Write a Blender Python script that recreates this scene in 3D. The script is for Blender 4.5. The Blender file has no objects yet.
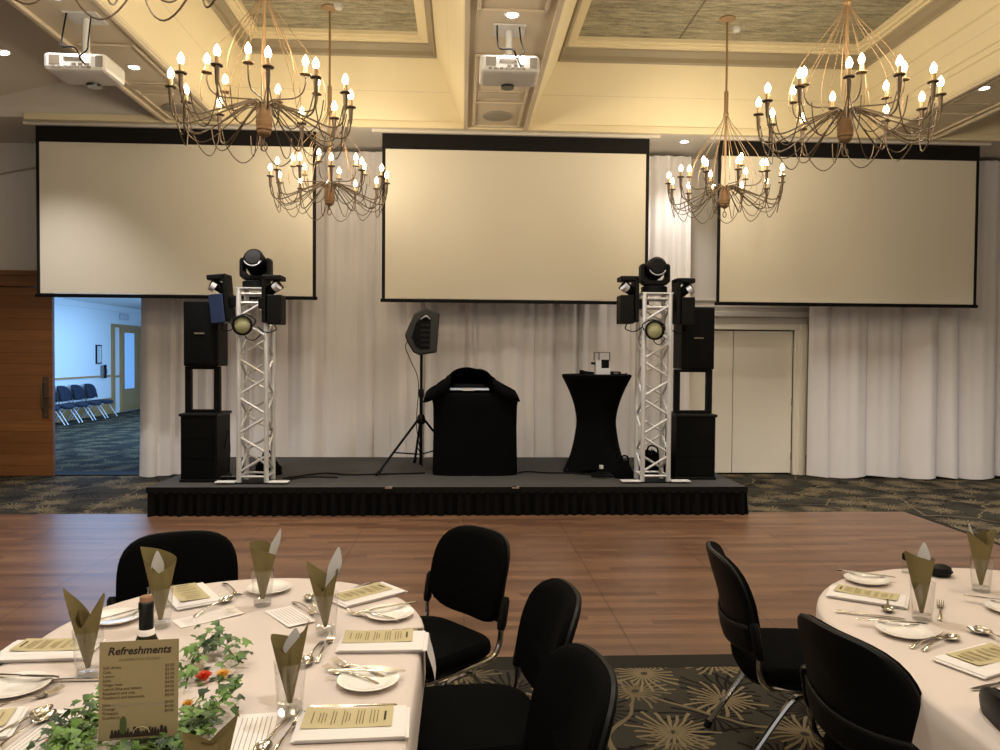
import bpy, math, random
from mathutils import Matrix, Vector
PI = math.pi
random.seed(7)
scene = bpy.context.scene
col = scene.collection

# ------------------------------------------------------------------ helpers
def srgb(r, g, b):
    f = lambda c: (c/255/12.92) if c/255 <= .04045 else ((c/255+.055)/1.055)**2.4
    return (f(r), f(g), f(b), 1)

class MB:
    """collects shapes into one mesh"""
    def __init__(s):
        s.v = []; s.f = []; s.m = []
    def add(s, vs, fs, M=None, mi=0):
        o = len(s.v)
        for p in vs:
            s.v.append(tuple(M @ Vector(p)) if M is not None else tuple(p))
        for f in fs:
            s.f.append([i+o for i in f]); s.m.append(mi)
        return s
    def box(s, x0, x1, y0, y1, z0, z1, M=None, mi=0):
        vs = [(x0,y0,z0),(x1,y0,z0),(x1,y1,z0),(x0,y1,z0),(x0,y0,z1),(x1,y0,z1),(x1,y1,z1),(x0,y1,z1)]
        return s.add(vs, [(3,2,1,0),(4,5,6,7),(0,1,5,4),(1,2,6,5),(2,3,7,6),(3,0,4,7)], M, mi)
    def quad(s, a, b, c, d, M=None, mi=0):
        return s.add([a,b,c,d], [(0,1,2,3)], M, mi)
    def loft(s, rings, closed=True, cap0=True, cap1=True, M=None, mi=0):
        n = len(rings[0]); vs = [p for r in rings for p in r]; fs = []
        for k in range(len(rings)-1):
            for i in range(n if closed else n-1):
                j = (i+1) % n
                fs.append((k*n+i, k*n+j, (k+1)*n+j, (k+1)*n+i))
        if cap0: fs.append(tuple(range(n-1,-1,-1)))
        if cap1: fs.append(tuple((len(rings)-1)*n+i for i in range(n)))
        return s.add(vs, fs, M, mi)
    def lathe(s, prof, seg=24, M=None, mi=0, cap0=True, cap1=True):
        rings = [[(max(r,1e-5)*math.cos(2*PI*i/seg), max(r,1e-5)*math.sin(2*PI*i/seg), z) for i in range(seg)] for r, z in prof]
        return s.loft(rings, True, cap0, cap1, M, mi)
    def tube(s, pts, r, seg=8, closed=False, M=None, mi=0):
        P = [Vector(p) for p in pts]; n = len(P)
        rr = r if isinstance(r, (list, tuple)) else [r]*n
        rings = []; up = None
        for i in range(n):
            if closed: t = P[(i+1) % n]-P[i-1]
            else: t = P[min(i+1,n-1)]-P[max(i-1,0)]
            if t.length < 1e-9: t = Vector((0,0,1))
            t.normalize()
            if up is None:
                a = Vector((0,0,1)) if abs(t.z) < .9 else Vector((1,0,0))
                up = (a-t*a.dot(t)).normalized()
            else:
                up = up-t*up.dot(t)
                up = up.normalized() if up.length > 1e-6 else t.orthogonal().normalized()
            w = t.cross(up)
            rings.append([tuple(P[i]+(up*math.cos(2*PI*k/seg)+w*math.sin(2*PI*k/seg))*rr[i]) for k in range(seg)])
        if closed:
            rings.append(rings[0]); return s.loft(rings, True, False, False, M, mi)
        return s.loft(rings, True, True, True, M, mi)
    def prism(s, poly, y0, y1, M=None, mi=0):
        """poly in x,z extruded along y"""
        return s.loft([[(x,y0,z) for x,z in poly], [(x,y1,z) for x,z in poly]], True, True, True, M, mi)
    def grid(s, fn, nu, nv, M=None, mi=0):
        vs = [fn(u/nu, v/nv) for v in range(nv+1) for u in range(nu+1)]
        fs = [(v*(nu+1)+u, v*(nu+1)+u+1, (v+1)*(nu+1)+u+1, (v+1)*(nu+1)+u) for v in range(nv) for u in range(nu)]
        return s.add(vs, fs, M, mi)
    def build(s, name, mat, parent=None, smooth=True, bevel=0, sub=0, solid=0, angle=38, loc=None):
        me = bpy.data.meshes.new(name)
        me.from_pydata(s.v, [], s.f)
        mats = mat if isinstance(mat, (list, tuple)) else [mat]
        for m in mats: me.materials.append(m)
        if len(mats) > 1: me.polygons.foreach_set('material_index', s.m)
        me.validate(); me.update()
        if smooth:
            me.shade_smooth(); me.set_sharp_from_angle(angle=math.radians(angle))
        o = bpy.data.objects.new(name, me); col.objects.link(o)
        if loc: o.location = loc
        if parent: o.parent = parent
        if solid:
            m = o.modifiers.new('solid', 'SOLIDIFY'); m.thickness = solid; m.offset = 0
        if bevel:
            m = o.modifiers.new('bevel', 'BEVEL'); m.width = bevel; m.segments = 2; m.limit_method = 'ANGLE'; m.angle_limit = math.radians(40)
        if sub:
            m = o.modifiers.new('sub', 'SUBSURF'); m.levels = sub; m.render_levels = sub
        return o

def T(x=0, y=0, z=0): return Matrix.Translation((x, y, z))
def RX(a): return Matrix.Rotation(a, 4, 'X')
def RY(a): return Matrix.Rotation(a, 4, 'Y')
def RZ(a): return Matrix.Rotation(a, 4, 'Z')

def tag(o, label=None, cat=None, group=None, kind=None):
    if label: o['label'] = label
    if cat: o['category'] = cat
    if group: o['group'] = group
    if kind: o['kind'] = kind
    return o
def thing(name, label, cat, loc=(0,0,0), rz=0, group=None):
    o = bpy.data.objects.new(name, None); col.objects.link(o)
    o.empty_display_size = .1
    o.location = loc; o.rotation_euler = (0,0,rz)
    return tag(o, label, cat, group)
def copy_tree(o, parent=None):
    c = o.copy(); col.objects.link(c)
    if parent: c.parent = parent
    for ch in list(o.children): copy_tree(ch, c)
    return c
def dup(root, label, loc, rz=0, group=None):
    c = copy_tree(root); c.location = loc; c.rotation_euler = (0,0,rz)
    c['label'] = label
    if group: c['group'] = group
    return c
def struct(name, mb, mat, **k): return tag(mb.build(name, mat, **k), kind='structure')
def smoothpath(pts, n=8):
    """Catmull-Rom through points"""
    P = [Vector(p) for p in pts]; out = []
    for i in range(len(P)-1):
        a, b, c, d = P[max(i-1,0)], P[i], P[i+1], P[min(i+2,len(P)-1)]
        for k in range(n):
            t = k/n
            out.append(.5*((2*b)+(c-a)*t+(2*a-5*b+4*c-d)*t*t+(3*b-a-3*c+d)*t**3))
    out.append(P[-1]); return out
def text_mesh(txt, size, bold=0, shear=0, align='LEFT', extrude=0):
    cu = bpy.data.curves.new('t', 'FONT'); cu.body = txt; cu.size = size; cu.offset = bold; cu.shear = shear
    cu.align_x = align; cu.resolution_u = 2; cu.extrude = extrude
    o = bpy.data.objects.new('t', cu); col.objects.link(o)
    bpy.context.view_layer.update()
    dg = bpy.context.evaluated_depsgraph_get()
    me = bpy.data.meshes.new_from_object(o.evaluated_get(dg))
    vs = [tuple(v.co) for v in me.vertices]; fs = [tuple(p.vertices) for p in me.polygons]
    bpy.data.objects.remove(o); bpy.data.curves.remove(cu); bpy.data.meshes.remove(me)
    return vs, fs

# ------------------------------------------------------------------ materials
def mat(name, c, rough=.5, metal=0, spec=.5, emit=None, es=0, bump=None, sheen=0, var=None, coat=0):
    """principled; bump=(scale,strength,dist); var=(scale,amount) mottles the colour"""
    m = bpy.data.materials.new(name); m.use_nodes = True
    nt = m.node_tree; b = nt.nodes['Principled BSDF']; L = nt.links
    b.inputs['Base Color'].default_value = c
    b.inputs['Roughness'].default_value = rough; b.inputs['Metallic'].default_value = metal
    b.inputs['Specular IOR Level'].default_value = spec
    b.inputs['Sheen Weight'].default_value = sheen; b.inputs['Coat Weight'].default_value = coat
    if emit: b.inputs['Emission Color'].default_value = emit; b.inputs['Emission Strength'].default_value = es
    if bump or var:
        tc = nt.nodes.new('ShaderNodeTexCoord')
    if bump:
        n = nt.nodes.new('ShaderNodeTexNoise'); n.inputs['Scale'].default_value = bump[0]; n.inputs['Detail'].default_value = 4
        bp = nt.nodes.new('ShaderNodeBump'); bp.inputs['Strength'].default_value = bump[1]; bp.inputs['Distance'].default_value = bump[2]
        L.new(tc.outputs['Object'], n.inputs['Vector']); L.new(n.outputs['Fac'], bp.inputs['Height']); L.new(bp.outputs['Normal'], b.inputs['Normal'])
    if var:
        n = nt.nodes.new('ShaderNodeTexNoise'); n.inputs['Scale'].default_value = var[0]; n.inputs['Detail'].default_value = 5
        mx = nt.nodes.new('ShaderNodeMix'); mx.data_type = 'RGBA'
        mx.inputs[6].default_value = tuple(x*(1-var[1]) for x in c[:3])+(1,)
        mx.inputs[7].default_value = tuple(min(1,x*(1+var[1])) for x in c[:3])+(1,)
        L.new(tc.outputs['Object'], n.inputs['Vector']); L.new(n.outputs['Fac'], mx.inputs[0]); L.new(mx.outputs[2], b.inputs['Base Color'])
    return m
class NT:
    def __init__(s, name, rough=.6):
        s.m = bpy.data.materials.new(name); s.m.use_nodes = True; s.nt = s.m.node_tree; s.b = s.nt.nodes['Principled BSDF']
        s.b.inputs['Roughness'].default_value = rough
    def n(s, t, **k):
        x = s.nt.nodes.new(t)
        for a, v in k.items(): setattr(x, a, v)
        return x
    def l(s, a, b): s.nt.links.new(a, b)
    def val(s, sock, v):
        if isinstance(v, (int, float)): sock.default_value = v
        elif isinstance(v, tuple): sock.default_value = v
        else: s.l(v, sock)
    def math(s, op, a, b=0, c=None, clamp=False):
        x = s.n('ShaderNodeMath', operation=op); x.use_clamp = clamp
        s.val(x.inputs[0], a); s.val(x.inputs[1], b)
        if c is not None: s.val(x.inputs[2], c)
        return x.outputs[0]
    def vmath(s, op, a, b=None):
        x = s.n('ShaderNodeVectorMath', operation=op); s.val(x.inputs[0], a)
        if b is not None: s.val(x.inputs[1], b)
        return x
    def mix(s, f, a, b):
        x = s.n('ShaderNodeMix', data_type='RGBA'); s.val(x.inputs[0], f); s.val(x.inputs[6], a); s.val(x.inputs[7], b)
        return x.outputs[2]
    def noise(s, vec, scale, detail=3, rough=.5, dist=0):
        x = s.n('ShaderNodeTexNoise'); s.l(vec, x.inputs['Vector']); x.inputs['Scale'].default_value = scale
        x.inputs['Detail'].default_value = detail; x.inputs['Roughness'].default_value = rough; x.inputs['Distortion'].default_value = dist
        return x
    def smooth(s, v, lo, hi):
        x = s.n('ShaderNodeMapRange', interpolation_type='SMOOTHSTEP'); s.val(x.inputs[0], v); s.val(x.inputs[1], lo); s.val(x.inputs[2], hi)
        return x.outputs[0]

def carpet_mat():
    t = NT('carpet_starburst', .95)
    tc = t.n('ShaderNodeTexCoord'); P = tc.outputs['Object']
    wob = t.noise(P, 5, 2)
    off = t.vmath('SCALE', t.vmath('SUBTRACT', wob.outputs['Color'], (.5,.5,.5)).outputs[0]); off.inputs['Scale'].default_value = .06
    base = t.vmath('ADD', P, off.outputs[0]).outputs[0]
    def burst(scale, shift, R, spokes, seedw):
        v = t.vmath('ADD', base, shift).outputs[0]
        vo = t.n('ShaderNodeTexVoronoi', voronoi_dimensions='2D', feature='F1'); t.l(v, vo.inputs['Vector']); vo.inputs['Scale'].default_value = scale
        vo.inputs['Randomness'].default_value = .75
        d = t.vmath('SUBTRACT', v, vo.outputs['Position']).outputs[0]
        sx = t.n('ShaderNodeSeparateXYZ'); t.l(d, sx.inputs[0])
        ang = t.math('ARCTAN2', sx.outputs[1], sx.outputs[0])
        r = t.math('SQRT', t.math('ADD', t.math('MULTIPLY', sx.outputs[0], sx.outputs[0]), t.math('MULTIPLY', sx.outputs[1], sx.outputs[1])))
        rc = t.n('ShaderNodeSeparateColor'); t.l(vo.outputs['Color'], rc.inputs[0])
        a = t.math('ADD', t.math('DIVIDE', t.math('MULTIPLY', ang, spokes), 2*PI), t.math('MULTIPLY', rc.outputs[0], 9.0))
        idx = t.math('FLOOR', a); fr = t.math('ABSOLUTE', t.math('SUBTRACT', t.math('FRACT', a), .5))
        wn = t.n('ShaderNodeTexWhiteNoise', noise_dimensions='2D')
        cv = t.n('ShaderNodeCombineXYZ'); t.l(idx, cv.inputs[0]); t.l(rc.outputs[1], cv.inputs[1]); t.l(cv.outputs[0], wn.inputs['Vector'])
        # spoke half width in metres -> angular
        hw = t.math('DIVIDE', t.math('MULTIPLY', t.math('ADD', .0045, t.math('MULTIPLY', r, .018)), spokes/(2*PI)), t.math('MAXIMUM', r, .01))
        on = t.math('LESS_THAN', fr, t.math('MINIMUM', hw, .42))
        ln = t.math('MULTIPLY', t.math('ADD', .5, t.math('MULTIPLY', wn.outputs['Value'], .5)), R)
        m = t.math('MULTIPLY', on, t.math('LESS_THAN', r, ln))
        m = t.math('MULTIPLY', m, t.math('GREATER_THAN', r, .018))
        keep = t.math('GREATER_THAN', rc.outputs[2], seedw)
        return t.math('MULTIPLY', m, keep)
    def vine(scale, shift, w):
        wv = t.noise(P, 2.2, 2); o2 = t.vmath('SCALE', t.vmath('SUBTRACT', wv.outputs['Color'], (.5,.5,.5)).outputs[0]); o2.inputs['Scale'].default_value = .35
        vo = t.n('ShaderNodeTexVoronoi', voronoi_dimensions='2D', feature='DISTANCE_TO_EDGE'); vo.inputs['Scale'].default_value = scale
        t.l(t.vmath('ADD', t.vmath('ADD', P, shift).outputs[0], o2.outputs[0]).outputs[0], vo.inputs['Vector'])
        return t.math('LESS_THAN', vo.outputs['Distance'], w)
    light = burst(2.15, (0.17,.31,0), .215, 23, .05)
    dark = burst(2.1, (3.3,1.7,0), .25, 21, .05)
    light2 = burst(1.9, (7.1,4.4,0), .19, 21, .35)
    c = t.mix(t.noise(P, 90, 3).outputs['Fac'], srgb(44,41,34), srgb(60,56,47))
    c = t.mix(vine(1.0, (5,1,0), .010), c, srgb(24,20,18))
    c = t.mix(dark, c, srgb(22,18,17))
    c = t.mix(vine(1.15, (1,9,0), .011), c, srgb(102,90,69))
    c = t.mix(light2, c, srgb(96,85,64))
    c = t.mix(light, c, srgb(112,99,75))
    t.l(c, t.b.inputs['Base Color'])
    t.b.inputs['Specular IOR Level'].default_value = .1
    bp = t.n('ShaderNodeBump'); bp.inputs['Strength'].default_value = .3; bp.inputs['Distance'].default_value = .004
    t.l(t.noise(P, 260, 2).outputs['Fac'], bp.inputs['Height']); t.l(bp.outputs[0], t.b.inputs['Normal'])
    return t.m
def dance_mat():
    t = NT('dance_floor_wood', .34)
    tc = t.n('ShaderNodeTexCoord'); P = tc.outputs['Object']
    s = t.n('ShaderNodeSeparateXYZ'); t.l(P, s.inputs[0]); x, y = s.outputs[0], s.outputs[1]
    row = t.math('FLOOR', t.math('DIVIDE', y, .0763))
    mp = t.n('ShaderNodeMapping'); t.l(P, mp.inputs[0]); mp.inputs['Scale'].default_value = (1.1, 16, 1)
    grain = t.noise(mp.outputs[0], 2.2, 6, .6, .4)
    wn = t.n('ShaderNodeTexWhiteNoise', noise_dimensions='2D')
    xs = t.math('FLOOR', t.math('DIVIDE', t.math('ADD', x, t.math('MULTIPLY', row, .37)), .92))
    cv = t.n('ShaderNodeCombineXYZ'); t.l(row, cv.inputs[0]); t.l(xs, cv.inputs[1]); t.l(cv.outputs[0], wn.inputs['Vector'])
    c = t.mix(grain.outputs['Fac'], srgb(76,52,37), srgb(142,106,78))
    c = t.mix(t.math('MULTIPLY', wn.outputs['Value'], .85), c, srgb(80,55,40))
    def seam(v, per, off, w):
        f = t.math('FRACT', t.math('DIVIDE', t.math('ADD', v, off), per))
        return t.math('LESS_THAN', t.math('ABSOLUTE', t.math('SUBTRACT', f, .5)), w/per)
    sm = t.math('MAXIMUM', seam(x, .915, .4575-.02, .0035), seam(y, .915, .4575+.3, .002))
    c = t.mix(t.math('MULTIPLY', sm, .75), c, srgb(40,24,18))
    c = t.mix(t.math('MULTIPLY', seam(y, .0763, 0, .0016), .4), c, srgb(66,42,32))
    t.l(c, t.b.inputs['Base Color'])
    t.l(t.math('ADD', .27, t.math('MULTIPLY', grain.outputs['Fac'], .14)), t.b.inputs['Roughness'])
    t.b.inputs['Specular IOR Level'].default_value = .45
    return t.m
def wood_mat(name, a, b, axis=0, board=.0, rough=.45):
    t = NT(name, rough)
    tc = t.n('ShaderNodeTexCoord'); P = tc.outputs['Object']
    mp = t.n('ShaderNodeMapping'); t.l(P, mp.inputs[0])
    sc = [14,14,14]; sc[axis] = 1.2; mp.inputs['Scale'].default_value = sc
    g = t.noise(mp.outputs[0], 2.0, 6, .6, .8)
    c = t.mix(g.outputs['Fac'], a, b)
    if board:
        s = t.n('ShaderNodeSeparateXYZ'); t.l(P, s.inputs[0])
        f = t.math('DIVIDE', s.outputs[2], board); row = t.math('FLOOR', f)
        wn = t.n('ShaderNodeTexWhiteNoise', noise_dimensions='1D'); t.l(row, wn.inputs['W'])
        c = t.mix(t.math('MULTIPLY', wn.outputs['Value'], .5), c, a)
        ln = t.math('LESS_THAN', t.math('FRACT', f), .035)
        c = t.mix(t.math('MULTIPLY', ln, .8), c, tuple(v*.3 for v in a[:3])+(1,))
    t.l(c, t.b.inputs['Base Color'])
    return t.m
def strawboard_mat():
    t = NT('acoustic_strawboard', .95)
    tc = t.n('ShaderNodeTexCoord'); P = tc.outputs['Object']
    mp = t.n('ShaderNodeMapping'); t.l(P, mp.inputs[0]); mp.inputs['Scale'].default_value = (1.6, 9, 1)
    n1 = t.noise(mp.outputs[0], 2.6, 8, .72); n2 = t.noise(P, 60, 4, .7)
    f = t.math('ADD', t.math('MULTIPLY', n1.outputs['Fac'], .75), t.math('MULTIPLY', n2.outputs['Fac'], .3))
    c = t.mix(t.smooth(f, .36, .68), srgb(104,99,82), srgb(176,168,142))
    s = t.n('ShaderNodeSeparateXYZ'); t.l(P, s.inputs[0])
    def seam(v, per, off, w):
        fr = t.math('FRACT', t.math('DIVIDE', t.math('ADD', v, off), per))
        return t.math('LESS_THAN', t.math('ABSOLUTE', t.math('SUBTRACT', fr, .5)), w/per)
    sm = seam(s.outputs[0], 2.4, 1.2-2.40, .012)
    c = t.mix(t.math('MULTIPLY', sm, .7), c, srgb(80,72,55))
    t.l(c, t.b.inputs['Base Color'])
    return t.m
def boards_mat(name, c0, axis, per, rough=.6):
    """painted boards with faint joints"""
    t = NT(name, rough)
    tc = t.n('ShaderNodeTexCoord'); s = t.n('ShaderNodeSeparateXYZ'); t.l(tc.outputs['Object'], s.inputs[0])
    fr = t.math('FRACT', t.math('DIVIDE', s.outputs[axis], per))
    ln = t.math('LESS_THAN', fr, .02)
    c = t.mix(t.math('MULTIPLY', ln, .35), c0, tuple(v*.45 for v in c0[:3])+(1,))
    t.l(c, t.b.inputs['Base Color']); return t.m
def glass_mat(name, tint=(1,1,1,1), refl=.5):
    m = bpy.data.materials.new(name); m.use_nodes = True; nt = m.node_tree
    for n in list(nt.nodes): nt.nodes.remove(n)
    o = nt.nodes.new('ShaderNodeOutputMaterial'); tr = nt.nodes.new('ShaderNodeBsdfTransparent'); gl = nt.nodes.new('ShaderNodeBsdfGlossy')
    gl.inputs['Roughness'].default_value = .03; tr.inputs[0].default_value = tint
    lw = nt.nodes.new('ShaderNodeLayerWeight'); lw.inputs[0].default_value = .25
    mu = nt.nodes.new('ShaderNodeMath'); mu.operation = 'MULTIPLY_ADD'; mu.inputs[1].default_value = refl; mu.inputs[2].default_value = .03
    mx = nt.nodes.new('ShaderNodeMixShader')
    nt.links.new(lw.outputs['Facing'], mu.inputs[0]); nt.links.new(mu.outputs[0], mx.inputs[0])
    nt.links.new(tr.outputs[0], mx.inputs[1]); nt.links.new(gl.outputs[0], mx.inputs[2]); nt.links.new(mx.outputs[0], o.inputs[0])
    return m
def emis(name, c, s):
    m = bpy.data.materials.new(name); m.use_nodes = True; nt = m.node_tree
    b = nt.nodes['Principled BSDF']; b.inputs['Base Color'].default_value = c
    b.inputs['Emission Color'].default_value = c; b.inputs['Emission Strength'].default_value = s
    m.cycles.emission_sampling = 'NONE'
    return m

M = {}
M['carpet'] = carpet_mat(); M['dance'] = dance_mat(); M['straw'] = strawboard_mat()
M['cream'] = mat('cream_paint', srgb(226,212,176), .6)
M['cream_boards_x'] = boards_mat('cream_boards', srgb(226,212,176), 2, .33)
M['beam'] = mat('beam_paint', srgb(206,192,168), .6)
M['mould'] = mat('shaded_moulding_paint', srgb(152,140,116), .55)  # brownish paint, darkened further to carry the cove band's own shadow
M['soffit'] = mat('soffit_paint', srgb(214,207,196), .6)
M['wall'] = mat('wall_paint', srgb(224,218,210), .7)
M['door_white'] = mat('door_paint', srgb(248,241,226), .5)
M['lobby_wall'] = mat('lobby_wall_paint', srgb(225,225,222), .7)
M['timber'] = wood_mat('sliding_door_timber', srgb(108,66,32), srgb(166,110,60), 0, .145)
M['timber_plain'] = wood_mat('header_timber', srgb(100,62,32), srgb(146,98,54), 0)
M['oak'] = wood_mat('pale_timber', srgb(150,110,62), srgb(186,146,92), 2)
M['curtain'] = mat('curtain_cloth', srgb(232,227,226), .9, spec=.1, var=(3,.03))
M['screen'] = mat('screen_fabric', srgb(214,207,192), .85, spec=.1)
M['black_matte'] = mat('black_matte', srgb(14,14,14), .8, spec=.2)
M['screen_black'] = mat('screen_border_black', srgb(20,18,17), .75, spec=.2)
M['black_cloth'] = mat('black_cloth', srgb(7,7,8), .95, spec=.08, bump=(60,.3,.003))
M['black_fabric'] = mat('chair_fabric', srgb(8,8,8), .95, spec=.05, bump=(300,.25,.001))
M['black_plastic'] = mat('black_plastic', srgb(9,9,9), .45, spec=.22)
M['shell'] = mat('chair_shell_plastic', srgb(11,11,11), .5, spec=.2)
M['black_gear'] = mat('equipment_black', srgb(6,6,6), .55, spec=.15)
M['grille'] = mat('speaker_grille', srgb(6,6,6), .7, spec=.12, bump=(400,.4,.002))
M['chrome'] = mat('chrome', (.8,.78,.75,1), .12, 1)
M['alu'] = mat('aluminium', srgb(222,222,222), .4, .35)
M['steel'] = mat('cutlery_steel', (.72,.69,.64,1), .14, 1)
M['silver'] = mat('silver_plastic', srgb(190,190,195), .35, .3)
M['iron'] = mat('dark_bronze', srgb(88,72,54), .5, .3, var=(40,.3))
M['bronze'] = mat('warm_bronze', srgb(150,122,88), .55, .2)
M['rope'] = mat('bound_cane', srgb(122,92,62), .8, bump=(120,.6,.004), var=(30,.25))
M['candle'] = mat('candle_sleeve', srgb(170,144,104), .6, emit=srgb(255,180,100), es=.06)
M['bulb'] = emis('bulb_glow', (1,.80,.50,1), 14)
M['bulb_off'] = mat('unlit_bulb', srgb(225,205,170), .3)
M['lamp'] = emis('downlight_glow', (1,.93,.82,1), 18)
M['stage'] = mat('stage_carpet', srgb(66,64,62), .95, spec=.1, bump=(200,.3,.002), var=(25,.15))
M['skirt'] = mat('stage_skirt_cloth', srgb(16,16,17), .9, spec=.1)
M['cloth'] = mat('table_linen', srgb(206,194,186), .85, spec=.15, var=(5,.02), bump=(6,.15,.01))
M['linen'] = mat('napkin_linen', srgb(222,216,212), .85, spec=.15)
M['china'] = mat('white_china', srgb(238,232,224), .12, spec=.5, coat=.4)
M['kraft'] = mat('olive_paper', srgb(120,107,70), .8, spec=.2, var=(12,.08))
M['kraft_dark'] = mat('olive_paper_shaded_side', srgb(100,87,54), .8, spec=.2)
M['card'] = mat('olive_card', srgb(186,174,136), .75, spec=.2)
M['sign'] = mat('sign_card', srgb(146,132,98), .7, spec=.2)
M['ink'] = mat('dark_ink', srgb(44,30,18), .8)
M['ink_soft'] = mat('faded_ink', srgb(116,100,58), .8)
M['ink_pale'] = mat('grey_ink', srgb(150,146,142), .8)
M['paper'] = mat('white_paper', srgb(236,228,222), .8)
M['lining'] = mat('grey_white_paper', srgb(196,194,192), .8)
M['glass'] = glass_mat('clear_glass', (.985,.985,.985,1), .38); M['bottle'] = mat('dark_bottle_glass', srgb(40,38,16), .08, spec=.6)
M['foil'] = mat('black_foil', srgb(16,16,16), .3, spec=.5)
M['cork'] = mat('cork', srgb(140,104,78), .8, var=(80,.2))
M['rose_red'] = mat('coral_petal', srgb(214,84,50), .6); M['rose_yellow'] = mat('yellow_petal', srgb(226,178,88), .6)
M['rose_white'] = mat('white_petal', srgb(226,214,198), .6)
M['stem'] = mat('green_stem', srgb(70,86,40), .6)
M['white_plastic'] = mat('white_plastic', srgb(205,203,200), .4)
M['grey_plastic'] = mat('grey_plastic', srgb(120,118,114), .5)
M['lens'] = mat('dark_lens', srgb(8,8,10), .05, spec=.8)
M['par_lens'] = mat('par_lens', srgb(160,160,122), .3, spec=.5, bump=(160,.5,.004))
M['vent'] = mat('vent_dark', srgb(110,100,86), .6)
M['blue_side'] = mat('blue_tinted_casing', srgb(20,38,72), .35, spec=.6)
M['navy'] = mat('navy_fabric', srgb(24,30,48), .9)
M['lobby_leg'] = mat('pale_chair_leg', srgb(220,220,220), .35, .3)
M['window_glass'] = mat('door_pane', srgb(150,190,220), .05, spec=.6, emit=srgb(120,170,230), es=.5)
M['laptop'] = mat('laptop_silver', srgb(210,214,220), .3, .4, emit=(.7,.8,.9,1), es=.15)
def leaf_mat():
    t = NT('ivy_leaf', .45)
    oi = t.n('ShaderNodeTexCoord'); nz = t.noise(oi.outputs['Object'], 14, 2)
    c = t.mix(t.smooth(nz.outputs['Fac'], .35, .65), srgb(26,50,22), srgb(104,140,62))
    t.l(c, t.b.inputs['Base Color']); return t.m
M['leaf'] = leaf_mat()

# ------------------------------------------------------------------ camera
def make_camera():
    yaw, pitch, roll, f = math.radians(2.85), math.radians(-1.45), math.radians(.43), 760.
    F = Vector((math.sin(yaw)*math.cos(pitch), math.cos(yaw)*math.cos(pitch), math.sin(pitch)))
    R0 = Vector((math.cos(yaw), -math.sin(yaw), 0)); U0 = R0.cross(F)
    R = R0*math.cos(roll)+U0*math.sin(roll); U = -R0*math.sin(roll)+U0*math.cos(roll)
    cam = bpy.data.cameras.new('camera'); o = bpy.data.objects.new('camera', cam); col.objects.link(o)
    m = Matrix((R, U, -F)).transposed().to_4x4(); m.translation = (0,0,1.6); o.matrix_world = m
    cam.sensor_width = 36; cam.lens = 36*f/1000; cam.clip_start = .05
    scene.camera = o
make_camera()

# ------------------------------------------------------------------ the room
H = 4.28
struct('floor', MB().quad((-14,-5,0),(12,-5,0),(12,25,0),(-14,25,0)), M['carpet'], smooth=False)
wb = MB()
WY = 10.2
for x0, x1, z0, z1 in ((-11,-5.65,0,4.9),(-5.65,-3.95,2.5,4.9),(-3.95,2.87,0,4.9),(2.87,4.53,1.98,4.9),(4.53,11,0,4.9)):
    wb.box(x0, x1, WY, WY+.2, z0, z1)
struct('wall_back', wb, M['wall'], smooth=False)
struct('wall_left', MB().box(-11,-10.8,-5,WY,0,4.0), M['wall'], smooth=False)
struct('wall_right', MB().box(10.4,10.6,-5,WY,0,6.0), M['wall'], smooth=False)
# beams
for i, (x0, x1) in enumerate(((-3.45,-2.76),(0.0,.75),(4.95,5.70))):
    struct('trim_%d' % (i+1), MB().box(x0, x1, -1, 9.0, H, H+1.0), M['beam'], smooth=False)
    # raised mouldings on the underside: long edge beads and panel frames
    b = MB()
    for e0, e1 in ((x0+.0,x0+.045),(x1-.045,x1)): b.box(e0, e1, -1, 9.0, H-.035, H)
    for e0, e1 in ((x0+.10,x0+.13),(x1-.13,x1-.10)):
        b.box(e0, e1, 6.85, 8.92, H-.02, H); b.box(e0, e1, -1, 5.95, H-.02, H)
    for yy in (6.85, 8.1, 8.92, 5.95): b.box(x0+.10, x1-.10, yy-.03, yy, H-.02, H)
    struct('trim_%d' % (i+11), b, M['beam'], smooth=False, bevel=.006)
# soffit at the back, cornice lip
struct('ceiling_soffit', MB().box(-10.8, 10.4, 9.0, WY, H, H+.08), M['soffit'], smooth=False)
struct('trim_20', MB().box(-5.0, 10.4, 8.965, 9.02, H-.03, H+.05), M['cream'], smooth=False, bevel=.008)
# coffers
def coffer(name, x0, x1, y0, y1, ins=.31, up=.68):
    def ring(d, z): return [(x0+d,y0+d,z),(x1-d,y0+d,z),(x1-d,y1-d,z),(x0+d,y1-d,z)]
    struct(name, MB().loft([ring(0,H),ring(ins,H+up)], True, False, False), M['cream_boards_x'], smooth=False)
    zt = H+up
    prof = [(ins,zt),(ins+.02,zt-.02),(ins+.035,zt+.0),(ins+.04,zt+.05),(ins+.085,zt+.10),(ins+.09,zt+.12)]
    struct(name.replace('ceiling','trim'), MB().loft([ring(d,z) for d, z in prof], True, False, False), M['mould'], angle=20)
    prof = [(ins+.09,zt+.12),(ins+.12,zt+.12),(ins+.125,zt+.135),(ins+.165,zt+.135),(ins+.17,zt+.16),(ins+.195,zt+.16),(ins+.20,zt+.21)]
    struct(name.replace('ceiling','trim')+'1', MB().loft([ring(d,z) for d, z in prof], True, False, False), M['cream'], angle=20)
    struct(name+'_panel', MB().add(ring(ins+.19, zt+.20), [(0,1,2,3)]), M['straw'], smooth=False)
coffer('ceiling_1', -2.76, 0.0, .9, 9.0)
coffer('ceiling_2', .75, 4.95, .9, 9.0)
coffer('ceiling_3', 5.70, 9.6, .9, 9.0)
# moulding beads on the face of the right beam
b = MB()
for d, z in ((.07,H+.16),(.10,H+.22),(.215,H+.47)):
    b.tube([(4.95-d, 1.0, z),(4.95-d, 9.0-d, z)], .014, 6)
struct('trim_21', b, M['cream'])
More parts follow.
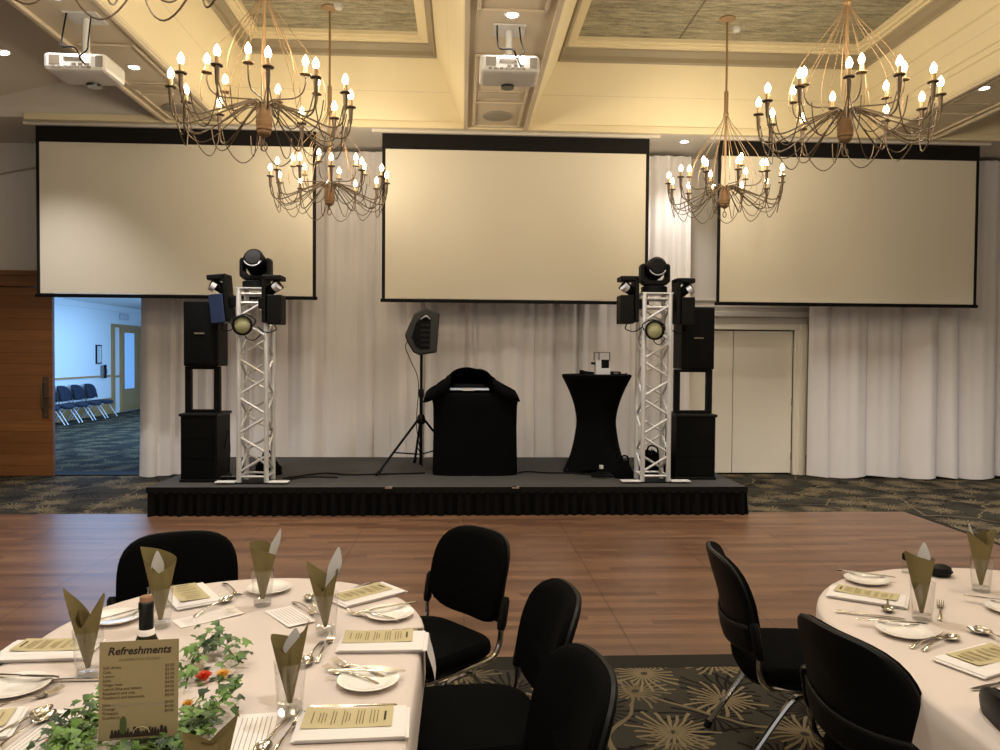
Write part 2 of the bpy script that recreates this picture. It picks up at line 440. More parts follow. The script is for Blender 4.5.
# behind the camera
struct('ceiling_4', MB().box(-10.8,10.4,-5,.9,H,H+.1), M['cream'], smooth=False)
# sloping ceiling over the left aisle and the gable piece at its end
xs0, xs1 = -3.45, -10.9
zs = lambda x: 4.98+.26*(x-xs0)
struct('ceiling_5', MB().quad((xs0,-5,zs(xs0)),(xs1,-5,zs(xs1)),(xs1,9.0,zs(xs1)),(xs0,9.0,zs(xs0))), M['soffit'], smooth=False)
struct('wall_gable', MB().add([(xs0,8.99,H),(xs0,8.99,zs(xs0)),(-6.14,8.99,H)], [(0,1,2)]), M['soffit'], smooth=False)
# raking bulkhead on the wall left of the screens
struct('trim_22', MB().add([(-11,10.12,2.9),(-4.9,10.12,4.10),(-4.9,10.12,4.28),(-11,10.12,4.28),(-11,10.2,2.9),(-4.9,10.2,4.10),(-4.9,10.2,4.28),(-11,10.2,4.28)],
    [(0,1,2,3),(0,4,5,1),(4,7,6,5)]), M['soffit'], smooth=False)
# wall panelling between the curtains, ledge over the white doors
b = MB()
for z in (2.28, 2.36): b.box(2.9, 4.75, WY-.04, WY, z, z+.03)
b.box(2.75, 4.72, WY-.10, WY, 2.15, 2.22); b.box(2.80, 4.70, WY-.05, WY, 2.06, 2.15)
struct('trim_23', b, M['wall'], smooth=False, bevel=.008)
b = MB(); b.box(4.53, 4.60, WY-.05, WY+.1, 0, 1.98); b.box(4.60, 4.69, WY-.08, WY, 0, 2.06); b.box(2.72,2.80,WY-.08,WY,0,2.06); b.box(2.80,2.87,WY-.05,WY+.1,0,1.98); b.box(2.72,4.69,WY-.06,WY+.05,1.98,2.06)
struct('trim_24', b, M['door_white'], smooth=False, bevel=.006)
def white_door(n, x0, x1, hinge):
    d = struct('door_%d' % n, MB().box(x0, x1, WY+.02, WY+.06, .02, 1.965), M['door_white'], smooth=False, bevel=.003)
    for z in (.25, 1.0, 1.72):
        MB().tube([(hinge, WY+.012, z-.05),(hinge, WY+.012, z+.05)], .009, 8).build('hinge', M['steel'], d)
    return d
struct('trim_29', MB().box(2.8, 4.6, WY+.12, WY+.16, 0, 2.1), M['black_matte'], smooth=False)  # added blocker behind the doors, stops light leaking through the gaps
white_door(1, 2.875, 3.695, 2.878); white_door(2, 3.705, 4.525, 4.522)
struct('baseboard_back', MB().box(4.69, 10.4, WY-.02, WY, .0, .27), M['timber_plain'], smooth=False)
struct('baseboard_middle', MB().box(-3.95, 2.72, WY-.02, WY, .0, .2), M['timber_plain'], smooth=False)

# sliding timber door and its header
d = thing('sliding_door', 'wide timber sliding door of horizontal boards at the left wall opening', 'door', (-6.37, 10.05, 0))
d['kind'] = 'thing'
MB().box(-1.2, 1.12, -.03, .03, .012, 2.43).build('door_leaf', M['timber'], d, smooth=False, bevel=.004)
h = MB().box(1.0, 1.075, -.042, -.03, .76, 1.29).build('handle', M['iron'], d, smooth=False, bevel=.004); h['label'] = 'dark bronze handle plate'
MB().tube(smoothpath([(1.02,-.045,1.2),(1.02,-.10,1.17),(1.02,-.10,.9),(1.02,-.045,.87)]), .012, 8).build('pull_bar', M['iron'], h)
MB().tube(smoothpath([(1.055,-.04,1.03),(1.055,-.09,1.03),(1.15,-.09,1.02)]), .009, 8).build('latch_lever', M['iron'], h)
struct('trim_25', MB().box(-11, -3.9, 10.0, 10.2, 2.44, 2.63).box(-11, -3.9, 9.97, 10.2, 2.58, 2.64), M['timber_plain'], smooth=False)
struct('trim_26', MB().box(-5.65, -3.9, 10.1, 10.42, .0, .012), M['black_matte'], smooth=False)

# ------------------------------------------------------------------ lobby beyond the door
LX = -9.22
struct('wall_lobby_left', MB().box(LX-.2, LX, 10.4, 24, 0, 2.9), M['lobby_wall'], smooth=False)
struct('wall_lobby_end', MB().box(LX, -3, 23.8, 24, 0, 2.9), M['lobby_wall'], smooth=False)
struct('wall_lobby_right', MB().box(-3.2, -3.0, 10.4, 24, 0, 2.9), M['lobby_wall'], smooth=False)
struct('ceiling_lobby', MB().box(LX-.2, -3, 10.4, 24, 2.84, 2.94), M['lobby_wall'], smooth=False)
struct('trim_27', MB().box(LX, LX+.05, 10.4, 24, 2.70, 2.84), M['lobby_wall'], smooth=False)
struct('trim_28', MB().box(LX, LX+.03, 10.4, 20.4, .98, 1.02), M['oak'], smooth=False)
struct('baseboard_lobby', MB().box(LX, LX+.025, 10.4, 20.4, 0, .42), M['oak'], smooth=False)
# door on the lobby wall
d = struct('door_3', MB().box(LX, LX+.03, 21.05, 22.1, .02, 2.28), M['oak'], smooth=False)
MB().box(LX+.03, LX+.035, 21.2, 21.8, .62, 2.15).build('pane', M['window_glass'], d, smooth=False)
MB().box(LX, LX+.06, 20.45, 20.57, 0, 2.36).box(LX, LX+.06, 20.57, 22.25, 2.28, 2.36).box(LX,LX+.06,20.95,21.05,0,2.28).box(LX,LX+.06,22.1,22.25,0,2.28).build('door_frame', M['oak'], d, smooth=False)
MB().box(LX, LX+.02, 20.57, 20.95, .95, 1.0).build('crossbar', M['oak'], d, smooth=False)
o = thing('exit_sign', 'small pale sign box above the lobby door', 'sign', (LX+.03, 21.2, 2.58))
MB().box(-.02,.03,-.25,.25,-.08,.08).build('housing', M['lining'], o, smooth=False, bevel=.01)
o = thing('notice_frame', 'small framed notice on the blue lit lobby wall above the wall phone', 'picture frame', (LX+.001, 19.75, 1.56))
MB().box(0,.03,-.14,.14,-.24,.24).build('frame', M['black_matte'], o, smooth=False); MB().box(.03,.034,-.11,.11,-.21,.21).build('notice', M['lining'], o, smooth=False)
o = thing('wall_phone', 'black wall phone below the framed notice in the lobby', 'phone', (LX+.001, 19.95, 1.12))
MB().box(0,.05,-.09,.09,-.16,.16).build('base', M['grey_plastic'], o, smooth=False, bevel=.01)
MB().tube(smoothpath([(.07,.02,-.17),(.09,.02,0),(.07,.02,.17)]), [.035]*4+[.028]*9+[.035]*4, 8).build('handset', M['black_plastic'], o)

# ------------------------------------------------------------------ dance floor and stage
o = thing('dance_floor', 'portable reddish brown wood plank dance floor in front of the stage', 'dance floor', (0,5.78,0))
MB().box(-4.6, 4.57, -1.835, 1.82, .001, .02).build('floor_deck', M['dance'], o, smooth=False)
e = MB(); e.add([(-4.72,-1.95,.001),(4.69,-1.95,.001),(4.57,-1.835,.02),(-4.6,-1.835,.02)], [(0,1,2,3)])
e.add([(4.69,-1.95,.001),(4.69,1.9,.001),(4.57,1.82,.02),(4.57,-1.835,.02)], [(0,1,2,3)])
e.build('ramp_edge', mat('ramp_edge', srgb(38,36,30), .9, spec=.1), o, smooth=False)

SY0, SY1, SX0, SX1, SZ = 7.485, 9.70, -3.035, 2.865, .30
o = thing('stage', 'low stage platform with charcoal carpet top and black pleated skirt', 'stage', ((SX0+SX1)/2, SY0, 0))
hw = (SX1-SX0)/2
MB().box(-hw, hw, 0, SY1-SY0, SZ-.06, SZ).build('stage_deck', M['stage'], o, smooth=False, bevel=.004)
MB().box(-hw-.01, hw+.01, -.012, 0, SZ-.05, SZ+.002).build('edge_strip', M['black_matte'], o, smooth=False)
def pleats(x0, y0, x1, y1, z0, z1, n=None):
    L = math.hypot(x1-x0, y1-y0); nx, ny = (y1-y0)/L, -(x1-x0)/L
    n = n or int(L*70)
    rnd = random.Random(3); ph = [rnd.uniform(.7,1.3) for _ in range(n+1)]; acc = [0]
    for k in range(n): acc.append(acc[-1]+ph[k])
    def fn(u, v):
        k = min(int(u*n), n); a = acc[k]*.95
        d = (.006+.022*(1-v))*(math.sin(a)+.4*math.sin(a*.37+1)) - .02
        return (x0+(x1-x0)*u-nx*0+nx*d, y0+(y1-y0)*u+ny*d, z0+(z1-z0)*v+.006*math.sin(a*.31)*(1-v))
    return MB().grid(fn, n, 4)
pl = pleats(-hw, -.02, hw, -.02, .008, SZ-.03); p2 = pleats(hw+.02, 0, hw+.02, SY1-SY0, .008, SZ-.03); p3 = pleats(-hw-.02, SY1-SY0, -hw-.02, 0, .008, SZ-.03)
for q in (p2, p3): pl.add(q.v, q.f)
pl.build('skirt', M['skirt'], o)
for x in (.35-.0+hw-2.9+0, ):
    pass
for wx in (-.88+.25, .37+.25):
    MB().box(wx-.035, wx+.035, -.018, .03, SZ-.012, SZ+.004).build('corner_clip', M['steel'], o, smooth=False)

# ------------------------------------------------------------------ curtains
def curtain(name, label, x0, x1, y, z0, z1, seed, per=.30, depth=.06, flare=1.5, x0f=0, x1f=0):
    rnd = random.Random(seed); W = x1-x0
    # fold positions
    xs = [0]
    while xs[-1] < W: xs.append(xs[-1]+per*rnd.uniform(.45,1.5))
    amp = [rnd.uniform(.35,1.15) for _ in xs]; drift = [rnd.uniform(-.10,.10) for _ in xs]
    n = int(W*48)
    def fn(u, v):
        x = u*W; z = z0+(z1-z0)*v
        k = 0
        while k < len(xs)-2 and xs[k+1] < x: k += 1
        t = (x-xs[k])/(xs[k+1]-xs[k]); t = min(max(t,0),1)
        sh = (.7*math.sin(PI*t)**.42+.3*math.sin(PI*t*t)**.8)*amp[k]
        low = (1-v)
        d = depth*(.7+flare*.35*low)*sh
        rip = .012*math.sin(x*41+seed)*(.3+v) + .02*math.sin(x*5.3+seed*2+v*2.2)
        xx = x0+x+drift[k]*math.sin(PI*t)*low*.6 + (x0f*(1-u)+x1f*u)*low**2
        hem = .02*math.sin(x*7+seed)*max(0,low-.93)*10 if z0 < .2 else 0
        return (xx, y-d-rip, z+hem)
    o = thing(name, label, 'curtain', ((x0+x1)/2, y, z0))
    b = MB().grid(fn, n, 26)
    b.v = [(px-(x0+x1)/2, py-y, pz-z0) for px, py, pz in b.v]
    b.build('curtain_drop', M['curtain'], o)
    MB().tube([(-(W/2)-.02,.01,z1-z0+.008),(W/2+.02,.01,z1-z0+.008)], .012, 6).build('curtain_rail', M['grey_plastic'], o)
curtain('curtain', 'grey floor-length curtain beside the open doorway, behind the left truss tower', -4.14, -.97, 10.05, .02, H-.05, 4, per=.34, depth=.15, x0f=-.03)
curtain('curtain', 'grey curtain along the back of the stage behind middle screen and draped booth', -.97, 2.98, 9.945, .02, H-.05, 9, per=.27, depth=.13)
curtain('curtain', 'grey floor-length curtain right of the white double door', 4.62, 10.2, 9.93, .02, H-.05, 21, per=.44, depth=.19, flare=2)

# ------------------------------------------------------------------ projection screens
def screen(label, x0, x1, zb):
    y = 9.2; W = x1-x0; zt = 4.25
    o = thing('projection_screen', label, 'projection screen', ((x0+x1)/2, y, zb), group='projection screens hung across the back wall')
    h = W/2; Hh = zt-zb
    MB().box(-h+.04, h-.04, -.004, 0, .045, Hh-.19).build('screen_fabric', M['screen'], o, smooth=False)
    b = MB(); b.box(-h, -h+.04, -.003, .002, .03, Hh); b.box(h-.04, h, -.003, .002, .03, Hh); b.box(-h, h, -.005, .003, Hh-.19, Hh)
    b.build('black_border', M['screen_black'], o, smooth=False)
    MB().box(-h-.015, h+.015, -.02, .02, .0, .04).build('bottom_bar', M['black_gear'], o, smooth=False, bevel=.006)
    MB().box(-h-.12, h+.12, -.05, .11, Hh-.005, Hh+.03).build('case_slot', M['soffit'], o, smooth=False)
screen('large white projection screen at the left, in front of the doorway', -4.99, -1.75, 2.25)
screen('large white projection screen in the middle, above the draped booth', -.97, 2.255, 2.235)
screen('large white projection screen at the right, above the white double door', 3.105, 6.40, 2.24)

# ------------------------------------------------------------------ ceiling fittings
def downlight(label, x, y, z, tilt=0):
    o = thing('downlight', label, 'ceiling light', (x,y,z), group='round downlights in the ceiling'); o.rotation_euler = (0,tilt,0)
    MB().lathe([(.045,-.002),(.066,-.006),(.068,0),(.045,.0)], 24, cap0=False, cap1=False).build('rim', M['white_plastic'], o)
    MB().lathe([(.046,-.004),(.046,-.001)], 24).build('lamp', M['lamp'], o)
    return o
DL = [(.375,6.03,H,'recessed downlight in the middle beam, in front of the projector'),
      (-3.09,7.36,H,'recessed downlight in the left beam beyond the left projector'),
      (-3.08,5.95,H,'recessed downlight in the left beam on the near side of the left projector'),
      (5.13,7.33,H,'recessed downlight in the right beam beside the air vent'),
      (2.74,9.40,H,'small downlight in the strip of ceiling between the middle and right screens')]
for x, y, z, l in DL: downlight(l, x, y, z-.001)
downlight('downlight in the grey sloping ceiling at the far left edge', -4.69, 8.08, zs(-4.69)-.004, -math.atan(.26))
def vent(label, x, y, w, l):
    o = thing('air_vent', label, 'air vent', (x,y,H), group='air vents in the beams')
    MB().box(-w/2,w/2,-l/2,l/2,-.012,-.001).build('frame', M['beam'], o, smooth=False)
    b = MB(); b.box(-w/2+.03,w/2-.03,-l/2+.03,l/2-.03,-.016,-.012); b.build('duct_face', M['vent'], o, smooth=False)
    b = MB()
    n = max(3, int(l/.03))
    for k in range(n): b.box(-w/2+.03,w/2-.03,-l/2+.03+k*(l-.06)/n,-l/2+.038+k*(l-.06)/n,-.022,-.016)
    b.build('slats', M['beam'], o, smooth=False)
vent('long air vent in the middle beam between projector and ceiling speaker', .36, 7.86, .5, .22)
vent('air vent in the left beam between downlight and ceiling speaker', -3.1, 7.86, .5, .22)
vent('air vent in the right beam beside the bright downlight', 5.25, 7.86, .5, .22)
for l, x in (('round flush ceiling speaker in the middle beam',.375),('round flush ceiling speaker in the left beam',-3.12)):
    o = thing('ceiling_speaker', l, 'ceiling speaker', (x, 8.55, H))
    MB().lathe([(.165,-.001),(.165,-.012),(.15,-.018),(.001,-.018)], 32, cap0=False).build('grille', mat('speaker_grey', srgb(150,142,128), .8), o)
for l, x, y in (('small smoke detector on the right coffer panel beside the far lamp rose', 2.93, 8.15),('small sensor on the left coffer panel beside the far lamp rose', -1.28, 7.9)):
    o = thing('smoke_detector', l, 'smoke detector', (x, y, 5.16))
    MB().lathe([(.05,0),(.05,-.02),(.035,-.045),(.001,-.045)], 20, cap0=False).build('housing', M['white_plastic'], o)

def projector(label, x, z):
    up = H-z-.004
    o = thing('ceiling_projector', label, 'projector', (x, 6.3, z), group='white projectors hung from the beams')
    MB().box(-.24,.24,-.19,.17,0,.14).build('body', M['white_plastic'], o, smooth=False, bevel=.03)
    b = MB()
    b.box(-.19,-.11,-.194,-.19,.045,.115); b.box(.16,.215,-.194,-.19,.03,.115)
    for k in range(7): b.box(-.17+k*.045,-.145+k*.045,-.194,-.19,.018,.034)
    b.box(-.08,.05,-.194,-.19,.075,.10)
    for k in range(3): b.box(-.02+k*.05,.012+k*.05,-.194,-.19,.04,.056)
    p = b.build('port_panel', M['vent'], o, smooth=False); p['label'] = 'grey ports and grilles'
    MB().lathe([(.055,-.03),(.06,0),(.06,.02)], 24, M=T(.0,.13,.01)).build('lens', M['lens'], o)
    MB().tube([(0,0,.13),(0,0,up)], .028, 12).build('mount_pole', M['white_plastic'], o)
    MB().box(-.13,.13,-.12,.1,up-.014,up).build('ceiling_plate', M['white_plastic'], o, smooth=False)
    MB().tube(smoothpath([(-.10,-.1,up),(-.10,-.17,.26),(-.08,-.22,.17),(.02,-.23,.16),(.05,-.2,.10)]), .007, 6).build('power_cable', M['black_matte'], o)
    MB().tube(smoothpath([(.08,-.08,up),(.09,-.15,.26),(.11,-.215,.15),(.06,-.23,.09),(.09,-.2,.04)]), .006, 6).build('signal_cable', M['black_matte'], o)
    MB().box(-.15,.15,-.02,.14,.138,.15).build('bracket', M['silver'], o, smooth=False)
projector('white projector hanging under the middle beam', .365, 3.865)
projector('white projector hanging under the left beam', -3.02, 3.79)

# ------------------------------------------------------------------ chandeliers
CEIL_PANEL = 5.16
def make_chandelier(ztop):
    o = thing('chandelier', 'x', 'chandelier', (0,0,0), group='bronze candle chandeliers')
    MB().lathe([(.001,ztop),(.085,ztop),(.085,ztop-.012),(.03,ztop-.04),(.001,ztop-.04)], 24).build('ceiling_rose', M['bronze'], o)
    MB().tube([(0,0,ztop-.02),(0,0,-.02)], .011, 8).build('rod', M['bronze'], o)
    MB().lathe([(.012,1.02),(.022,1.01),(.022,.80),(.03,.77),(.02,.75)], 14).build('collar', M['bronze'], o)
    prof = [(.02,.02),(.046,.008),(.049,-.005)]
    for k in range(8):
        z = -.01-k*.0225; r = .050+.003*math.sin(PI*k/7)-(.006 if k == 7 else 0)
        prof += [(r,z),(r+.003,z-.008),(r,z-.020)]
    prof += [(.036,-.198),(.014,-.212)]
    MB().lathe(prof, 20).build('hub', M['rope'], o)
    MB().tube([(0,0,-.2),(0,0,-.25)]+[(.02*math.sin(a),0,-.275+.03*math.cos(a)) for a in [k*PI/6 for k in range(13)]], .005, 6).build('finial', M['iron'], o)
    for k in range(12):
        a = 2*PI*k/12+.1; c, s = math.cos(a), math.sin(a)
        prof = [(.018,.80),(.03,.74),(.08,.65),(.19,.51),(.31,.36),(.385,.21),(.41,.09),(.40,.0)] if k % 2 == 0 else [(.018,.80),(.025,.73),(.06,.63),(.14,.47),(.22,.31),(.27,.15),(.275,.03),(.25,-.03)]
        MB().tube(smoothpath([(r*c, r*s, z) for r, z in prof], 5), .0031, 5).build('cage_wire', M['bronze'], o)
    def candle(parent, r, c, s, z, big=True):
        Mx = T(r*c, r*s, z)
        MB().lathe([(.008,-.012),(.036,-.006),(.037,0),(.010,.002)], 16, Mx).build('drip_pan', M['iron'] if big else M['bronze'], parent)
        MB().lathe([(.0135,0),(.0135,.050),(.010,.054)], 10, Mx).build('candle_sleeve', M['candle'], parent)
        MB().lathe([(.010,.05),(.019,.066),(.022,.082),(.017,.10),(.007,.118),(.001,.126)], 10, Mx).build('bulb', M['bulb'], parent)
    R1 = .585
    for k in range(12):
        a = 2*PI*k/12+.20; c, s = math.cos(a), math.sin(a)
        path = smoothpath([(r*c, r*s, z) for r, z in ((.035,.005),(.10,.012),(.22,-.045),(.36,-.115),(.48,-.165),(.555,-.15),(.582,-.08),(R1,-.01))], 5)
        m = MB().tube(path, .0062, 6)
        m.lathe([(.009,-.12),(.013,-.09),(.017,-.012),(.017,-.005)], 10, T(R1*c, R1*s, .06))
        arm = m.build('arm', M['iron'], o)
        candle(arm, R1, c, s, .06)
        # slack wire looping under to the neighbouring arm
        a2 = a+2*PI/12; pts = []
        for q in range(13):
            t = q/12; aa = a+(a2-a)*t; rr = R1-.015-.05*math.sin(PI*t)
            pts.append((rr*math.cos(aa), rr*math.sin(aa), -.03-.25*math.sin(PI*t)**.6))
        MB().tube(pts, .0042, 5).build('swag_wire', M['iron'], o)
        # thinner inward wire from the hub
        path = smoothpath([(r*math.cos(a+.13), r*math.sin(a+.13), z) for r, z in ((.045,-.01),(.13,-.02),(.26,-.13),(.38,-.225),(.47,-.235),(.54,-.17),(.57,-.06))], 5)
        MB().tube(path, .004, 5).build('loop_wire', M['iron'], o)
    for k in range(6):
        a = 2*PI*k/6+.42; c, s = math.cos(a), math.sin(a); r0 = .37
        path = smoothpath([(r*c, r*s, z) for r, z in ((.03,.0),(.07,.03),(.16,.022),(.28,.012),(.345,.04),(r0,.10),(r0,.14))], 5)
        arm = MB().tube(path, .0055, 6).build('upper_arm', M['iron'], o)
        candle(arm, r0, c, s, .155, False)
    return o
CH = [(-1.38,7.97,3.345,'far left chandelier hanging between the left and middle screens'),
      (2.76,7.95,3.385,'far right chandelier hanging in front of the left edge of the right screen'),
      (-1.36,5.3,3.29,'big left chandelier hanging in front of the left screen'),
      (2.70,5.3,3.335,'big right chandelier hanging in front of the right screen'),
      (-1.40,2.78,3.27,'nearest left chandelier, only its lowest wire loops showing at the top edge')]
c0 = make_chandelier(CEIL_PANEL-3.345)
first = True
for i, (x, y, z, l) in enumerate(CH):
    o = c0 if i == 0 else copy_tree(c0)
    o.location = (x, y, z); o['label'] = l; o.rotation_euler = (0,0,[.0,.2,.09,-.12,.3][i])
    if abs(z-3.345) > .005:
        o.scale = (1,1,1)
        for ch in o.children:
            if ch.name.startswith('ceiling_rose'): ch.location.z = 3.345-z

# ------------------------------------------------------------------ stage equipment
def truss_tower(label, x0, y0):
    w = .27; ztop = 1.95
    o = thing('truss_tower', label, 'lighting truss', (x0+w/2, y0+w/2, SZ), group='aluminium truss towers on the stage')
    h = w/2-.0
    cs = [(-h,-h),(h,-h),(h,h),(-h,h)]
    for cx, cy in cs: MB().tube([(cx,cy,.002),(cx,cy,ztop)], .025, 12).build('chord', M['alu'], o)
    for f in range(4):
        a, b = cs[f], cs[(f+1)%4]; m = MB()
        n = 9; step = (ztop-.2)/n
        for k in range(n):
            p, q = (a, b) if (k+f) % 2 == 0 else (b, a)
            m.tube([(p[0],p[1],.10+k*step+.015),(q[0],q[1],.10+(k+1)*step-.015)], .0125, 8)
        for z in (.07, ztop-.05, ztop-.14): m.tube([(a[0],a[1],z),(b[0],b[1],z)], .012, 8)
        m.build('lattice_bracing', M['alu'], o)
    MB().box(-.31,.31,-.17,.035,.001,.014).build('base_plate', M['black_gear'], o, smooth=False)
    for s in (-1,1):
        p = MB().box(s*.26-.1,s*.26+.1,-.20,-.09,.014,.028).build('foot_pad', M['white_plastic'], o, smooth=False, bevel=.006); p['label'] = 'pale foot pad'
    MB().box(-.16,.16,-.16,.16,ztop,ztop+.012).build('top_plate', M['alu'], o, smooth=False)
    return o
TL = (-2.225, 7.70); TR = (1.865, 7.74)
truss_tower('silver truss tower at the left end of the stage', *TL)
truss_tower('silver truss tower at the right end of the stage', *TR)

def moving_head(label, x, y, z, rz=0, tilt=0):
    o = thing('moving_head_light', label, 'stage light', (x,y,z), rz, 'moving head lights on the truss tops')
    MB().lathe([(.12,0),(.145,.015),(.145,.07),(.11,.085)], 28).build('base', M['black_gear'], o)
    # U shaped yoke
    prof = [(-.15,.33),(-.165,.30),(-.165,.13),(-.12,.09),(.12,.09),(.165,.13),(.165,.30),(.15,.33),(.122,.33),(.122,.18),(.08,.145),(-.08,.145),(-.122,.18),(-.122,.33)]
    MB().prism(prof, -.07, .07).build('yoke', M['black_gear'], o, smooth=False, bevel=.012)
    Mx = T(0,0,.275)@RX(tilt)
    hd = MB().lathe([(.001,-.16),(.08,-.155),(.108,-.13),(.112,-.02),(.118,.0),(.118,.11),(.085,.15),(.001,.155)], 28, Mx@RX(-PI/2)).build('head', M['black_gear'], o)
    MB().lathe([(.07,0),(.066,.01),(.03,.03),(.001,.035)], 24, Mx@RX(PI/2)@T(0,0,.10)).build('lens', M['lens'], hd)
    MB().tube([tuple(Mx@Vector((.10*math.cos(a),-.145,.10*math.sin(a)))) for a in [PI*1.15+k*PI*.7/8 for k in range(9)]], .006, 6).build('trim_ring', M['silver'], o)  # silver arc builds a crescent highlight onto the head
    o.scale = (.93,.93,.93)
    return o
def logo_bar(parent, x, y, z, w): MB().box(x-w/2,x+w/2,y-.003,y,z-.006,z+.006).build('name_badge', M['silver'], parent, smooth=False)
m = moving_head('black moving head light on top of the left truss tower', TL[0]+.135, TL[1]+.14, SZ+1.962, 0, -.35)
m = moving_head('black moving head light on top of the right truss tower', TR[0]+.135, TR[1]+.14, SZ+1.962, 0, -.12)

def side_light(label, x, y, z, side, rz=0, tilt=0):
    """twin-headed effect light clamped to the flank of a truss; side=-1 hangs left of it"""
    o = thing('effect_light', label, 'stage light', (x,y,z), rz, 'effect lights clamped to the truss towers'); o.rotation_euler = (0,tilt,rz)
    s = side
    MB().box(min(0,s*.04),max(0,s*.04),-.11,.11,-.22,.235).build('arm_plate', M['black_gear'], o, smooth=False, bevel=.008)
    MB().box(min(0,s*.19),max(0,s*.19),-.11,.11,.20,.25).build('top_arm', M['black_gear'], o, smooth=False, bevel=.01)
    MB().box(min(s*.05,s*.19),max(s*.05,s*.19),-.11,.11,-.235,.055).build('base_housing', M['black_gear'] if tilt == 0 else [M['blue_side']], o, smooth=False, bevel=.008)
    Mx = T(s*.10,-.02,.13)@RY(s*.9)
    hd = MB().lathe([(.035,-.09),(.05,-.07),(.05,.03),(.062,.05),(.062,.075)], 20, Mx).build('head', M['black_gear'], o)
    MB().lathe([(.045,.0),(.045,.05)], 18, T(s*.125,-.08,.115)@RY(s*.9)@RX(.3)).build('lens_barrel', M['silver'], o)
    MB().box(min(-s*.05,-s*.0),max(-s*.05,-s*.0),-.045,.045,-.08,.02).build('clamp', M['black_gear'], o, smooth=False, bevel=.006)
    MB().tube(smoothpath([(s*.10,.0,-.235),(s*.12,-.03,-.29),(s*.03,-.05,-.315),(-s*.06,-.03,-.26)]), .006, 6).build('cable', M['black_matte'], o)
    return o
side_light('black effect light tilted outward on the left flank of the left truss', -2.33, 7.80, 2.15, -1, 0, -.10)
side_light('black effect light on the right flank of the left truss', -1.975, 7.70, 2.13, 1)
side_light('black effect light on the left flank of the right truss', 1.80, 7.80, 2.175, -1)
side_light('black effect light on the right flank of the right truss', 2.19, 7.80, 2.16, 1)
def par_can(label, x, y, z):
    o = thing('par_light', label, 'stage light', (x,y,z), 0, 'flat par lights on the truss fronts')
    MB().lathe([(.06,.08),(.085,.06),(.10,.0),(.10,-.02),(.082,-.025),(.080,-.01)], 28, RX(PI/2)@T(0,0,-.0)@Matrix.Scale(-1,4,(0,0,1)), cap1=False).build('can', M['black_gear'], o)
    MB().lathe([(.08,.0),(.07,.008),(.001,.012)], 24, RX(PI/2)@T(0,0,.004), cap0=False).build('lens', M['par_lens'], o)
    MB().tube(smoothpath([(-.105,.0,.0),(-.11,.05,.06),(0,.07,.11),(.11,.05,.06),(.105,0,0)]), .007, 6).build('bracket', M['black_gear'], o)
    MB().tube(smoothpath([(.0,.05,-.085),(.03,.07,-.13),(.09,.10,-.14),(.16,.14,-.06)]), .005, 6).build('cable', M['black_matte'], o)
par_can('round par light with pale yellow lens on the left truss', -2.16, 7.60, 1.88)
par_can('round par light with pale yellow lens on the right truss', 1.945, 7.63, 1.87)

def pa_stack(side, x0, x1, y, lab):
    w = x1-x0; cx = (x0+x1)/2
    s = thing('subwoofer', 'black subwoofer cabinet standing on the %s end of the stage' % lab, 'speaker', (cx, y, SZ), 0, 'black subwoofers on the stage')
    MB().box(-w/2,w/2,0,.46,.012,.68).build('cabinet', M['black_gear'], s, smooth=False, bevel=.012)
    MB().box(-w/2-.015,w/2+.015,-.012,.47,.665,.695).build('top_cap', M['black_plastic'], s, smooth=False, bevel=.008)
    MB().box(-w/2-.01,w/2+.01,-.01,.465,0.0,.03).build('bottom_cap', M['black_plastic'], s, smooth=False, bevel=.006)
    b = MB().box(-w/2+.025,w/2-.025,-.008,0,.05,.64)
    for k in range(1,3): b.box(-w/2+.02,w/2-.02,-.011,-.006,.05+k*.2,.056+k*.2)
    b.build('grille', M['grille'], s, smooth=False)
    f = thing('speaker_stand', 'black open two-post speaker stand on the %s subwoofer' % lab, 'speaker stand', (cx, y+.14, SZ+.697), 0, 'speaker stands on the subwoofers')
    for sx in (-1,1): MB().box(sx*(w/2-.035)-.03,sx*(w/2-.035)+.03,-.025,.04,.0,.472).build('post', M['black_gear'], f, smooth=False, bevel=.004)
    MB().box(-w/2+.02,w/2-.02,-.03,.05,0,.03).build('foot_bar', M['black_gear'], f, smooth=False)
    MB().box(-w/2+.02,w/2-.02,-.03,.05,.442,.472).build('top_bar', M['black_gear'], f, smooth=False)
    w -= .0 if side < 0 else .05
    u = thing('loudspeaker', 'tall black loudspeaker cabinet on the frame over the %s subwoofer' % lab, 'speaker', (cx+(.0 if side<0 else .025), y+.06, SZ+1.171), 0, 'black loudspeakers over the subwoofers')
    MB().prism([(-w/2+.01,0),(w/2-.005,0),(w/2-.005,.665),(-w/2+.01,.665)], 0, .34).build('cabinet', M['black_gear'], u, smooth=False, bevel=.015)
    gb = MB().grid(lambda p, q: (-w/2+.03+(w-.055)*p, -.012-.012*math.sin(PI*p)*math.cos(PI*(q-.5)), .03+.6*q), 10, 8).build('grille', M['grille'], u)
    MB().box(-.05,.05,-.032,-.026,.325,.34).build('badge', M['vent'], u, smooth=False)
    cable = MB().tube(smoothpath([(w/2*(-side if side<0 else -1)+.0,.25,1.0-.7),(-side*(w/2+.03),.27,.6-.1),(-side*(w/2+.05),.28,.3),(-side*(w/2+.02),.3,.06)]), .005, 6)
    cable.build('power_cable', M['black_matte'], s)
pa_stack(-1, -2.83, -2.47, 7.78, 'left')
pa_stack(1, 2.27, 2.69, 7.92, 'right')

